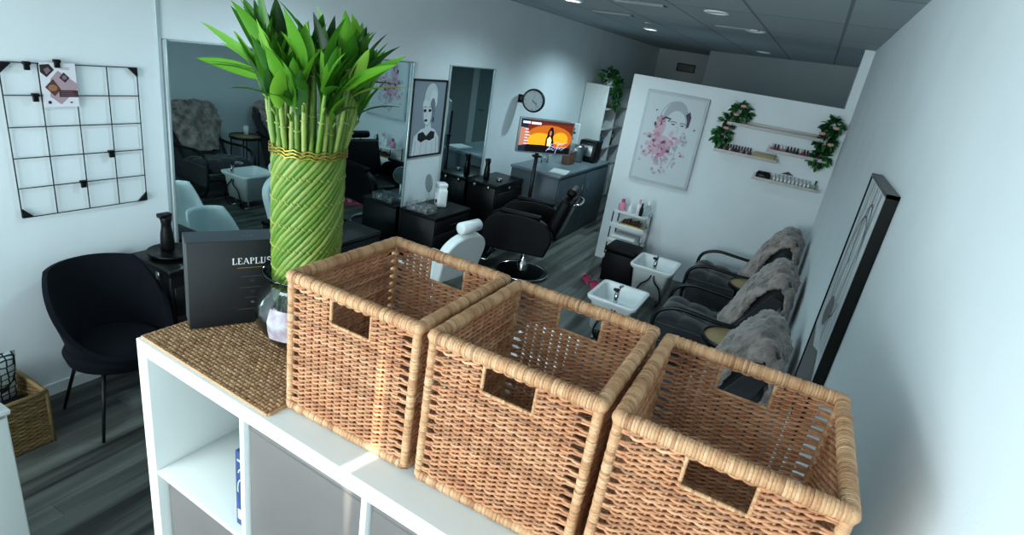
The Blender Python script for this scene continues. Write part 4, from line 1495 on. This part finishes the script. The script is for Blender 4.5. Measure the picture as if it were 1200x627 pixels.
def bottle(x, y, z, r, h, mb, mc, label, nm='cosmetic_bottle'):
    t = thing(nm, label, 'bottle', (x, y, z))
    MB().lathe([(0, 0), (r, 0), (r, h * 0.55), (r * 0.45, h * 0.72), (r * 0.4, h * 0.74)], 14).build('bottle_body', mb, t)
    MB().lathe([(r * 0.5, h * 0.73), (r * 0.42, h), (0, h)], 14).build('cap', mc, t)


bottle(-1.665, 6.38, 0.7005, 0.045, 0.13, PINK, PINKD, 'pink bottle at the left end of the trolley top')
bottle(-1.56, 6.36, 0.7005, 0.028, 0.11, WHITEP, WHITEP, 'white cone bottle next to the pink bottle on the trolley')
bottle(-1.475, 6.40, 0.7005, 0.028, 0.17, WHITEP, PINK, 'tall white bottle in the middle of the trolley top')
bottle(-1.425, 6.33, 0.7005, 0.022, 0.15, BLACKP, BLACKP, 'slim black bottle on the trolley top')
bottle(-1.365, 6.39, 0.7005, 0.035, 0.18, CLEAR, WHITEP, 'clear bottle at the right end of the trolley top')
tb = thing('gold_tray', 'gold woven box with dark contents on the second trolley tier', 'box', (-1.50, 6.36, 0.5205))
m_ = MB().rbox(-0.14, 0.14, -0.09, 0.09, 0, 0.055, 0.012, 2)
m_.build('box_body', GOLDP, tb)
m_ = MB()
for k in range(7):
    m_.rbox(-0.11 + k * 0.032, -0.085 + k * 0.032, -0.06, 0.05, 0.055, 0.085 + 0.01 * (k % 3), 0.004, 1)
m_.build('contents', mat('dark_red_items', '4a2a20', 0.5), tb)
wb_ = thing('folded_towel', 'folded white towel on the third trolley tier', 'towel', (-1.54, 6.37, 0.3305))
m_ = MB().rbox(-0.16, 0.14, -0.12, 0.1, 0, 0.05, 0.02, 3)
m_.rbox(-0.155, 0.135, -0.118, 0.098, 0.05, 0.095, 0.02, 3)
m_.build('towel_body', WHITEM, wb_)
dk = thing('grey_tool_case', 'dark grey tool case on the lowest trolley tier', 'case', (-1.53, 6.37, 0.1305))
MB().rbox(-0.15, 0.15, -0.11, 0.1, 0, 0.10, 0.01, 2).build('case_body', mat('case_grey', '4c5156', 0.5), dk)
MB().rbox(-0.04, 0.04, -0.122, -0.11, 0.04, 0.06, 0.004, 1).build('handle', STEEL, dk)
st = thing('cube_stool', 'black leather cube stool in front of the trolley', 'stool', (-1.43, 6.0, 0))
MB().rbox(-0.17, 0.17, -0.16, 0.16, 0.0, 0.34, 0.012, 2).build('stool_body', BLACKL, st)
MB().rbox(-0.175, 0.175, -0.165, 0.165, 0.342, 0.41, 0.02, 3).build('seat_pad', BLACKL, st)


def slipper(x, y, rz, label):
    t = thing('slipper', label, 'slipper', (x, y, 0.0), rz, 'pair of pink slippers')
    out = [(0.045 * math.cos(a) * (1 if math.sin(a) > 0 else 0.8), 0.12 * math.sin(a)) for a in [2 * PI * k / 24 for k in range(24)]]
    MB().prism(out, 0, 0.02, 0).build('sole', PINKD, t)
    m_ = MB()
    m_.grid(10, 8, lambda u, v: (0.046 * math.cos(PI * u), 0.01 + 0.09 * v - 0.03 * v * abs(math.cos(PI * u)), 0.018 + 0.05 * math.sin(PI * u) * (1 - 0.55 * v)))
    m_.build('strap', PINK, t)


slipper(-1.70, 5.70, 0.5, 'pink slipper lying left on the floor by the cube stool')
slipper(-1.57, 5.60, 0.2, 'pink slipper nearer the cube stool')


# ================================================================== FOOT BASINS
def make_basin(label, loc):
    t = thing('foot_basin', label, 'foot basin', loc, 0, 'white pedicure basins')
    a, b, H0 = 0.22, 0.25, 0.42
    # rim + tub as one shell: nested rounded rectangles
    def rr(hx, hy, r, z, n=6):
        out = []
        for cx, cy, a0 in ((hx - r, hy - r, 0), (-hx + r, hy - r, 90), (-hx + r, -hy + r, 180), (hx - r, -hy + r, 270)):
            for k in range(n + 1):
                an = math.radians(a0 + 90 * k / n)
                out.append((cx + r * math.cos(an), cy + r * math.sin(an), z))
        return out
    rings = [rr(a * 0.72, b * 0.74, 0.03, 0.11), rr(a * 0.84, b * 0.87, 0.04, 0.36), rr(a * 0.98, b * 0.98, 0.045, H0 - 0.03), rr(a, b, 0.05, H0 - 0.012), rr(a, b, 0.05, H0 - 0.004), rr(a * 0.985, b * 0.985, 0.05, H0),
             rr(a * 0.86, b * 0.86, 0.04, H0), rr(a * 0.83, b * 0.84, 0.04, H0 - 0.01), rr(a * 0.72, b * 0.74, 0.05, H0 - 0.12), rr(a * 0.62, b * 0.64, 0.05, H0 - 0.15)]
    m_ = MB()
    n = len(rings[0])
    vs = [p for r in rings for p in r]
    fs = []
    for i in range(len(rings) - 1):
        for k in range(n):
            fs.append((i * n + k, i * n + (k + 1) % n, (i + 1) * n + (k + 1) % n, (i + 1) * n + k))
    fs.append(tuple((len(rings) - 1) * n + k for k in range(n)))
    fs.append(tuple(reversed(range(n))))
    m_.add(vs, fs, 0, True)
    m_.build('tub', WHITEP, t)
    f = MB()
    fx = 0.03
    f.tube([(fx, -b + 0.03, H0 - 0.01), (fx, -b + 0.03, H0 + 0.10)], 0.018, 12)
    f.tube(bent([(fx, -b + 0.03, H0 + 0.085), (fx, -b + 0.09, H0 + 0.125), (fx, -b + 0.17, H0 + 0.10)], 0.03), 0.012, 10)
    fo = f.build('faucet', CHROME, t)
    MB().rbox(fx - 0.035, fx + 0.012, -b + 0.015, -b + 0.045, H0 + 0.10, H0 + 0.122, 0.006, 2).build('lever', BLACKP, fo)
    for s in (-1, 1):
        MB().tube(smoothpath([(fx + 0.01 * s, -b + 0.05, 0.36), (fx + 0.03 * s, -b + 0.012, 0.30), (fx + 0.10 * s, -b + 0.025, 0.22), (fx + 0.13 * s, -b + 0.03, 0.10), (fx + 0.09 * s, -b + 0.06, 0.025)], 6), 0.008, 8).build('hose', BLACKM, t)
    m_ = MB()
    for sx in (-1, 1):
        m_.tube([(sx * 0.11, -0.17, 0.012), (sx * 0.11, 0.17, 0.012)], 0.012, 8)
        for sy in (-1, 1):
            m_.tube([(sx * 0.11, sy * 0.12, 0.012), (sx * 0.11, sy * 0.12, 0.11)], 0.011, 8)
    m_.build('stand', STEEL, t)
    return t


fb = make_basin('white foot basin in front of the far recliner, beside the black cube stool', (-1.0, 5.70, 0))
dup(fb, (-1.04, 4.56, 0), 0, 'white foot basin in front of the middle recliner')
dup(fb, (-1.16, 3.28, 0), 0, 'white foot basin nearest the shelf unit, seen in the wide mirror')


# ================================================================== RECLINERS
def make_recliner(label, loc):
    t = thing('recliner', label, 'recliner', loc, 0, 'charcoal recliners along the right wall')
    for s in (-1, 1):
        y = 0.325 * s
        pts = bent([(0.34, y, 0.02), (-0.36, y, 0.02), (-0.44, y, 0.20), (-0.43, y, 0.50), (-0.28, y, 0.575), (0.10, y, 0.555), (0.34, y, 0.60)], 0.09, 6)
        MB().tube(pts, 0.017, 10).build('side_frame', BLACKM, t)
    m_ = MB()
    for x, z in ((-0.36, 0.02), (0.30, 0.02), (-0.43, 0.25)):
        m_.tube([(x, -0.325, z), (x, 0.325, z)], 0.012, 8)
    m_.tube([(0.10, -0.325, 0.30), (0.10, 0.325, 0.30)], 0.012, 8)
    m_.build('cross_bars', BLACKM, t)

    def quilt(u, v):
        return 0.75 + 0.25 * (abs(math.sin(PI * 3 * u)) ** 0.6) * (abs(math.sin(PI * 3 * v)) ** 0.6)

    def cush(L0, W0, T0, M, name, side=1):
        m_ = MB()

        def fn(sgn):
            def g(u, v):
                x, y = (u * 2 - 1), (v * 2 - 1)
                e = max(0.0, 1 - abs(x) ** 7) ** 0.5 * max(0.0, 1 - abs(y) ** 7) ** 0.5
                return M @ Vector((x * L0 / 2, y * W0 / 2, sgn * T0 / 2 * e * (quilt(u, v) if sgn > 0 else 0.9)))
            return g
        m_.grid(36, 36, fn(1)).grid(36, 36, lambda u, v: fn(-1)(1 - u, v))
        return m_.build(name, RECF, t)
    cush(0.56, 0.60, 0.20, Matrix.Translation((-0.16, 0, 0.36)) @ Matrix.Rotation(math.radians(6), 4, 'Y'), 'seat_cushion')
    # back: leaning from (0.08,0.36) to (0.44,1.05)
    ang = math.atan2(1.02 - 0.34, 0.42 - 0.10)
    Mb = Matrix.Translation((0.25, 0, 0.655)) @ Matrix.Rotation(-ang, 4, 'Y')
    # cushion local +Z must face the sitter (-X)
    cush(0.78, 0.58, 0.20, Mb, 'back_cushion')
    # dark sheets for the cushion sides and the shade under the arms
    for s in (-1, 1):
        y = 0.305 * s
        m_ = MB()
        poly = [(-0.40, 0.16), (-0.42, 0.40), (0.06, 0.40), (0.33, 0.88), (0.42, 0.85), (0.28, 0.45), (0.18, 0.16)]
        m_.add([(p[0], y - 0.008, p[1]) for p in poly] + [(p[0], y + 0.008, p[1]) for p in poly],
               [tuple(range(7)), tuple(reversed(range(7, 14)))] + [(i, 7 + i, 7 + (i + 1) % 7, (i + 1) % 7) for i in range(7)])
        m_.build('cushion_side_shade', RECF, t)
    # fur throw over the back
    prof = smoothpath([(0.02, 0.50), (0.10, 0.66), (0.18, 0.84), (0.25, 0.96), (0.33, 1.03), (0.42, 1.015), (0.475, 0.92), (0.475, 0.78), (0.45, 0.66)], 5)
    prof = [Vector((p[0], 0, p[1])) for p in [(q.x, q.y) for q in prof]] if False else prof
    P2 = [(q[0], q[1]) for q in prof]
    n = len(P2) - 1
    m_ = MB()

    def furfn(u, v):
        f = u * n
        i = min(int(f), n - 1)
        s = f - i
        x = P2[i][0] * (1 - s) + P2[i + 1][0] * s
        z = P2[i][1] * (1 - s) + P2[i + 1][1] * s
        y = (v * 2 - 1)
        hw = 0.335 if z > 0.8 else 0.335 - 0.16 * min(1, (0.8 - z) / 0.35) * (0.8 + 0.2 * math.sin(v * 9))
        cx, cz_ = 0.34, 0.78
        sh = 1 - 0.30 * abs(y) ** 5
        px = cx + (x - cx) * sh
        pz = cz_ + (z - cz_) * (sh if z > cz_ else 1)
        p = Vector((px, y * hw, pz))
        d = Vector((px - cx, y * 0.2, pz - cz_)).normalized()
        return p + d * (0.028 * noise.noise(p * 9) + 0.016 * noise.noise(p * 28) + 0.008 * noise.noise(p * 70) + 0.012)
    m_.grid(90, 60, furfn)
    o = m_.build('fur_throw', FUR, t)
    o['label'] = 'grey-brown fur throw over the backrest'
    sol = o.modifiers.new('thick', 'SOLIDIFY')
    sol.thickness = 0.022
    sol.offset = -1
    return t


RX = -0.235
rc = make_recliner('charcoal recliner with fur throw, furthest of the three, beside the partition wall', (RX, 5.92, 0))
dup(rc, (RX, 4.60, 0), 0, 'charcoal recliner with fur throw, middle one, behind the small round table')
dup(rc, (RX, 3.28, 0), 0, 'charcoal recliner with fur throw, nearest the rattan baskets')


def side_table(y, label):
    t = thing('side_table', label, 'side table', (-0.06, y, 0), 0, 'round side tables between the recliners')
    MB().lathe([(0, 0.578), (0.19, 0.578), (0.192, 0.59), (0.19, 0.60), (0, 0.60)], 36).build('table_top', WOODT, t)
    MB().lathe([(0.19, 0.572), (0.198, 0.572), (0.198, 0.61), (0.19, 0.61), (0.19, 0.572)], 36).build('rim_band', BLACKM, t)
    for k in range(4):
        a = PI / 4 + k * PI / 2
        MB().tube([(0.17 * math.cos(a), 0.17 * math.sin(a), 0), (0.17 * math.cos(a), 0.17 * math.sin(a), 0.58)], 0.009, 8).build('leg', BLACKM, t)
    return t


side_table(5.27, 'round wooden side table between the far and middle recliners')
side_table(3.94, 'round wooden side table between the middle and nearest recliners')
cp = thing('white_cup', 'white cup on the far round side table, seen in the mirror', 'cup', (0.03, 5.36, 0.601))
MB().lathe([(0, 0), (0.03, 0), (0.036, 0.11), (0.032, 0.11), (0.027, 0.006), (0, 0.006)], 20).build('cup_body', WHITEP, cp)
MB().tube(bent([(0.033, 0, 0.03), (0.06, 0, 0.035), (0.06, 0, 0.085), (0.034, 0, 0.09)], 0.02), 0.004, 6).build('handle', WHITEP, cp)


# ================================================================== RIGHT WALL PICTURE
rp = thing('leaning_picture', 'deep black framed glazed line drawing hanging on the right wall', 'picture', (WR, 2.09, 1.05))
FL, FH, FT = 0.62, 0.95, 0.038
m_ = MB()
for a in ((0, FL, 0, 0.012), (0, FL, FH - 0.012, FH), (0, 0.012, 0, FH), (FL - 0.012, FL, 0, FH)):
    m_.box(-FT, -0.001, a[0], a[1], a[2], a[3])
m_.build('frame', BLACKP, rp)
m_ = MB().box(-FT + 0.006, -FT + 0.012, 0.012, FL - 0.012, 0.012, FH - 0.012, 0)
ar = Art((-FT + 0.0055, FL, 0), (0, -1, 0), (0, 0, 1), m_)
for k in range(9):
    ar.stroke([(0.08 + 0.05 * k + 0.02 * math.sin(k * 2 + s * 0.9), 0.93 - s * 0.1) for s in range(7)], 0.006, 1)
ar.stroke(arc2(0.3, 0.62, 0.18, 0.2, 20, 330, 24), 0.008, 1)
ar.stroke(arc2(0.33, 0.75, 0.10, 0.12, 0, 250, 18), 0.010, 1)
ar.poly([(0.03, 0.02), (0.59, 0.02), (0.59, 0.22), (0.4, 0.30), (0.2, 0.24), (0.03, 0.28)], 2)  # grey shapes painted as fur and recliners reflected in the glass
ar.ell(0.25, 0.42, 0.10, 0.06, 2, 0.5)
m_.build('drawing', [mat('glazed_paper', 'd5dcdd', 0.4, spec=0.3), mat('glazed_ink', '2a2d31', 0.4, spec=0.3), mat('glazed_reflection', '6d6b6c', 0.4, spec=0.3)], rp)

# ================================================================== NAVY CHAIR BY LEFT WALL
nc = thing('shell_armchair', 'navy fabric shell chair with thin black legs by the left wall', 'chair', (-2.945, 1.535, 0), math.radians(-4))
nc.scale = (1, 0.97, 0.96)
# local: faces +X
m_ = MB()


def shell(th, s):
    """s 0 = seat centre rim, 1 = top rim. th around, 0 = front (+X)"""
    c, sn = math.cos(th), math.sin(th)
    back = (1 - c) / 2
    hx, hy = 0.25, 0.27
    k = back ** 1.1
    top = 0.035 + 0.40 * min(1, k * 1.25) ** 1.3
    r = 0.85 + 0.15 * s + 0.10 * s * back
    x = hx * c * r - 0.02 - 0.07 * s * s * back
    y = hy * sn * r
    return Vector((x, y, 0.425 + top * s))


def shellfn(u, v):
    return shell(2 * PI * u, v)


m_.grid(64, 14, shellfn)
o = m_.build('shell', NAVY, nc)
sm_ = o.modifiers.new('thick', 'SOLIDIFY')
sm_.thickness = 0.03
sm_.offset = -1
bv = o.modifiers.new('soft', 'BEVEL')
bv.width = 0.012
bv.segments = 3
bv.limit_method = 'ANGLE'
m_ = MB()
m_.lathe([(0, 0.335), (0.7, 0.345), (0.94, 0.385), (1.0, 0.44), (0.94, 0.47), (0.6, 0.482), (0, 0.485)], 40, M=Matrix.Translation((-0.02, 0, 0)) @ Matrix.Diagonal((0.245, 0.262, 1, 1)))
m_.build('seat', NAVY, nc)
for sx, sy in ((1, 1), (1, -1), (-1, 1), (-1, -1)):
    MB().tube([(0.13 * sx - 0.02, 0.15 * sy, 0.39), (0.215 * sx - 0.02, 0.225 * sy, 0.0)], [0.011, 0.008], 10).build('leg', BLACKM, nc)


# white shell chairs near the wide mirror
def white_chair(label, loc, rz, kz=1.0):
    t = thing('white_shell_chair', label, 'chair', loc, rz, 'white shell chairs in front of the wide mirror')
    m_ = MB()

    def fn(u, v):
        p = shell(2 * PI * u, v)
        return Vector((p.x * 0.72, p.y * 0.66, 0.425 + (p.z - 0.425) * kz))
    m_.grid(56, 12, fn)
    o = m_.build('shell', WHITEP, t)
    s_ = o.modifiers.new('thick', 'SOLIDIFY')
    s_.thickness = 0.012
    MB().lathe([(0, 0.41), (0.95, 0.42), (0.98, 0.43), (0.9, 0.44), (0, 0.435)], 36, M=Matrix.Translation((-0.02, 0, 0)) @ Matrix.Diagonal((0.165, 0.165, 1, 1))).build('seat', WHITEP, t)
    for sx, sy in ((1, 1), (1, -1), (-1, 1), (-1, -1)):
        MB().tube([(0.08 * sx, 0.09 * sy, 0.42), (0.16 * sx, 0.16 * sy, 0.0)], [0.012, 0.009], 8).build('leg', WOODT, t)
    return t


white_chair('low white shell chair behind the black box, its rounded back reflected in the wide mirror', (-3.14, 2.62, 0), math.radians(180), 0.85)
white_chair('taller white shell chair reflected at the left edge of the wide mirror', (-2.78, 2.60, 0), math.radians(180), 1.1)

# ================================================================== FLOOR BASKET AND WHITE CABINET AT LEFT
fbk = thing('floor_basket', 'brown wicker basket on the floor beside the navy chair', 'basket', (-3.13, 1.0, 0))
hx, hy, hh = 0.17, 0.17, 0.30


def simple_weave(O, U, N, wd, h):
    mb = MB()
    O, U, N = Vector(O), Vector(U), Vector(N)
    rows = 26
    for r in range(rows):
        z = 0.012 + (h - 0.03) * r / (rows - 1)
        pts = [O + U * (wd * i / 22) + N * (0.004 * math.cos(PI * i / 2 + PI * r)) + Vector((0, 0, z)) for i in range(23)]
        mb.tube(pts, 0.0062, 5, 0, t=random.random())
    return mb


for O, U, N, wd in (((-hx, -hy, 0), (1, 0, 0), (0, -1, 0), 2 * hx), ((hx, -hy, 0), (0, 1, 0), (1, 0, 0), 2 * hy), ((hx, hy, 0), (-1, 0, 0), (0, 1, 0), 2 * hx), ((-hx, hy, 0), (0, -1, 0), (-1, 0, 0), 2 * hy)):
    simple_weave(O, U, N, wd, hh).build('woven_side', DKWICK, fbk)
m_ = MB()
for (a, b) in (((-hx, -hy), (hx, -hy)), ((hx, -hy), (hx, hy)), ((hx, hy), (-hx, hy)), ((-hx, hy), (-hx, -hy))):
    m_.tube([(a[0], a[1], hh), (b[0], b[1], hh)], 0.011, 8, t=0.7)
m_.build('rim', DKWICK, fbk)
for a in ((-hx, -hy), (hx, -hy), (hx, hy), (-hx, hy)):
    MB().tube([(a[0], a[1], 0), (a[0], a[1], hh)], 0.011, 8, t=0.4).build('corner_post', DKWICK, fbk)
MB().box(-hx, hx, -hy, hy, 0.005, 0.02).build('base', DKWICK, fbk)


def mat_trellis():
    m = bpy.data.materials.new('trellis_cloth')
    m.use_nodes = True
    nt = m.node_tree
    L = nt.links
    b = nt.nodes['Principled BSDF']
    tc = nt.nodes.new('ShaderNodeTexCoord')
    v = nt.nodes.new('ShaderNodeTexVoronoi')
    v.feature = 'DISTANCE_TO_EDGE'
    v.inputs['Scale'].default_value = 30
    v.inputs['Randomness'].default_value = 0.25
    L.new(tc.outputs['Object'], v.inputs['Vector'])
    r = nt.nodes.new('ShaderNodeValToRGB')
    r.color_ramp.elements[0].position = 0.09
    r.color_ramp.elements[0].color = (*lin('1b2024'), 1)
    r.color_ramp.elements[1].position = 0.12
    r.color_ramp.elements[1].color = (*lin('c3cdcc'), 1)
    L.new(v.outputs['Distance'], r.inputs[0])
    L.new(r.outputs[0], b.inputs['Base Color'])
    b.inputs['Roughness'].default_value = 0.8
    return m


cu_ = thing('patterned_cushion', 'black and white trellis cushion stuffed in the brown floor basket', 'cushion', (-3.17, 1.0, 0.30))
m_ = MB()
Mc = Matrix.Rotation(math.radians(12), 4, 'Y')
m_.grid(24, 24, lambda u, v: (0.055 * max(0, 1 - abs(2 * u - 1) ** 4) ** 0.5 * max(0, 1 - abs(2 * v - 1) ** 4) ** 0.5, (2 * u - 1) * 0.14, -0.17 + v * 0.36), M=Mc)
m_.grid(24, 24, lambda u, v: (-0.055 * max(0, 1 - abs(2 * u - 1) ** 4) ** 0.5 * max(0, 1 - abs(2 * v - 1) ** 4) ** 0.5, (1 - 2 * u) * 0.14, -0.17 + v * 0.36), M=Mc)
m_.build('cover', mat_trellis(), cu_)
bb = thing('black_bundle', 'dark folded cloth inside the brown floor basket', 'cloth', (-3.06, 1.0, 0.021))
MB().rbox(-0.07, 0.08, -0.14, 0.14, 0, 0.22, 0.03, 3).build('fold', NAVY, bb)

wcab = thing('white_cabinet', 'white cabinet cut off by the lower left corner of the photo', 'cabinet', (-2.30, 0.25, 0))
MB().rbox(-0.42, 0.415, -0.39, 0.39, 0.05, 0.98, 0.004, 1).build('body', WHITE, wcab)
MB().rbox(-0.425, 0.43, -0.395, 0.395, 0.982, 1.0, 0.003, 1).build('worktop', WHITE, wcab)
MB().rbox(-0.40, 0.39, -0.37, 0.37, 0.0, 0.05, 0.002, 1).build('plinth', GREYD, wcab)
for k in range(2):
    d = MB().rbox(0.415, 0.43, -0.38 + k * 0.385, -0.002 + k * 0.385, 0.06, 0.975, 0.003, 1).build('door', WHITE, wcab)
wbx = thing('white_carton', 'white box on the white cabinet at the left edge', 'box', (-2.12, 0.46, 1.0005))
MB().rbox(-0.16, 0.16, -0.14, 0.14, 0, 0.10, 0.004, 1).build('carton', WHITEM, wbx)
MB().rbox(-0.162, 0.162, -0.142, 0.142, 0.101, 0.125, 0.004, 1).build('lid', WHITEM, wbx)


# ================================================================== BLACK BARBER CHAIR
def barber_chair(label, loc, rz):
    t = thing('barber_chair', label, 'salon chair', loc, rz)
    # local: faces -X
    MB().lathe([(0, 0), (0.28, 0), (0.29, 0.015), (0.25, 0.03), (0.06, 0.045), (0, 0.05)], 40).build('base_plate', BLACKP, t)
    MB().lathe([(0.265, 0.02), (0.29, 0.012), (0.30, 0.022), (0.285, 0.034), (0.265, 0.02)], 40).build('chrome_ring', CHROME, t)
    MB().lathe([(0.06, 0.04), (0.055, 0.12), (0.035, 0.14), (0.035, 0.36), (0.09, 0.38)], 24).build('column', CHROME, t)
    MB().rbox(-0.28, 0.25, -0.27, 0.27, 0.38, 0.53, 0.045, 4).build('seat', BLACKL, t)
    for s in (-1, 1):
        y = 0.32 * s
        m_ = MB()
        prof = smoothpath([(0.27, 0, 0.34), (0.32, 0, 0.56), (0.20, 0, 0.70), (-0.08, 0, 0.73), (-0.32, 0, 0.67), (-0.42, 0, 0.50), (-0.34, 0, 0.32)], 5)
        pl = [(p.x, p.z) for p in prof]
        Ms = Matrix.Translation((0, y + 0.04, 0)) @ Matrix.Rotation(math.radians(90), 4, 'X')
        m_.prism(pl, 0, 0.08, 0, M=Ms)
        o = m_.build('arm_panel', BLACKL, t)
        b = o.modifiers.new('soft', 'BEVEL')
        b.width = 0.018
        b.segments = 3
        b.limit_method = 'ANGLE'
        b.angle_limit = math.radians(50)
        MB().rbox(-0.25, 0.18, y - 0.035, y + 0.035, 0.715, 0.755, 0.02, 3).build('arm_pad', BLACKL, t)
    Mb = Matrix.Translation((0.26, 0, 0.52)) @ Matrix.Rotation(math.radians(17), 4, 'Y')
    MB().rbox(-0.06, 0.06, -0.265, 0.265, 0.0, 0.44, 0.045, 4, M=Mb).build('backrest', BLACKL, t)
    MB().rbox(0.062, 0.078, -0.20, 0.20, 0.02, 0.42, 0.008, 2, M=Mb).build('back_plate', mat('smoke_plastic', '3a4146', 0.3), t)
    h = MB().rbox(-0.055, 0.045, -0.15, 0.15, 0.455, 0.54, 0.035, 4, M=Mb).build('headrest', BLACKL, t)
    m_ = MB()
    for s in (-1, 1):
        m_.tube([Mb @ Vector((0.03, 0.05 * s, 0.36)), Mb @ Vector((0.03, 0.05 * s, 0.52))], 0.008, 8)
    m_.build('headrest_posts', CHROME, t)
    m_ = MB().tube(smoothpath([Mb @ Vector((0.07, -0.2, 0.42)), Mb @ Vector((0.12, -0.12, 0.44)), Mb @ Vector((0.12, 0.12, 0.44)), Mb @ Vector((0.07, 0.2, 0.42))], 6), 0.011, 8)
    m_.build('push_bar', CHROME, t)
    Ml = Matrix.Translation((-0.30, 0, 0.44)) @ Matrix.Rotation(math.radians(20), 4, 'Y')
    MB().rbox(-0.05, 0.02, -0.22, 0.22, -0.30, 0.0, 0.03, 3, M=Ml).build('leg_rest', BLACKL, t)
    m_ = MB().rbox(-0.56, -0.36, -0.18, 0.18, 0.10, 0.125, 0.01, 2)
    m_.tube([(-0.40, -0.12, 0.12), (-0.30, -0.12, 0.36)], 0.012, 8).tube([(-0.40, 0.12, 0.12), (-0.30, 0.12, 0.36)], 0.012, 8)
    m_.build('footrest', CHROME, t)
    m_ = MB().tube([(0.0, 0.06, 0.30), (0.05, 0.36, 0.28)], 0.009, 8)
    m_.build('pump_lever', CHROME, t)
    return t


barber_chair('black leather barber chair on a chrome base facing the narrow mirror', (-2.32, 5.30, 0), math.radians(12))


# ================================================================== WHITE SALON CHAIR
def facial_chair(label, loc, rz):
    t = thing('makeup_chair', label, 'salon chair', loc, rz)
    MB().lathe([(0, 0), (0.25, 0), (0.255, 0.012), (0.05, 0.035), (0, 0.04)], 36).build('base_plate', CHROME, t)
    MB().lathe([(0.035, 0.03), (0.035, 0.28), (0.08, 0.30)], 20).build('column', CHROME, t)
    MB().rbox(-0.26, 0.22, -0.25, 0.25, 0.30, 0.40, 0.035, 4).build('seat', WHITEP, t)
    Mb = Matrix.Translation((0.22, 0, 0.33)) @ Matrix.Rotation(math.radians(14), 4, 'Y')
    # rounded back plate: prism of a rounded outline in the YZ plane
    out = []
    for k in range(41):
        a = PI * k / 40
        out.append((0.27 * math.cos(a), 0.22 + 0.22 * math.sin(a) ** 0.8))
    out += [(-0.25, 0.0), (0.25, 0.0)]
    # prism axes: x->y, y->z, z->x
    Mp = Mb @ Matrix(((0, 0, 1, 0), (1, 0, 0, 0), (0, 1, 0, 0), (0, 0, 0, 1)))
    m_ = MB().prism(out, -0.045, 0.045, 0, M=Mp)
    o = m_.build('backrest', WHITEP, t)
    b = o.modifiers.new('soft', 'BEVEL')
    b.width = 0.022
    b.segments = 4
    b.limit_method = 'ANGLE'
    b.angle_limit = math.radians(50)
    MB().tube([Mb @ Vector((-0.01, -0.12, 0.50)), Mb @ Vector((-0.01, -0.11, 0.50)), Mb @ Vector((-0.01, 0.11, 0.50)), Mb @ Vector((-0.01, 0.12, 0.50))], [0.04, 0.052, 0.052, 0.04], 20).build('headrest_roll', WHITEP, t)
    return t


facial_chair('white salon chair with a padded headrest roll behind the left basket', (-2.58, 3.98, 0), math.radians(-8))
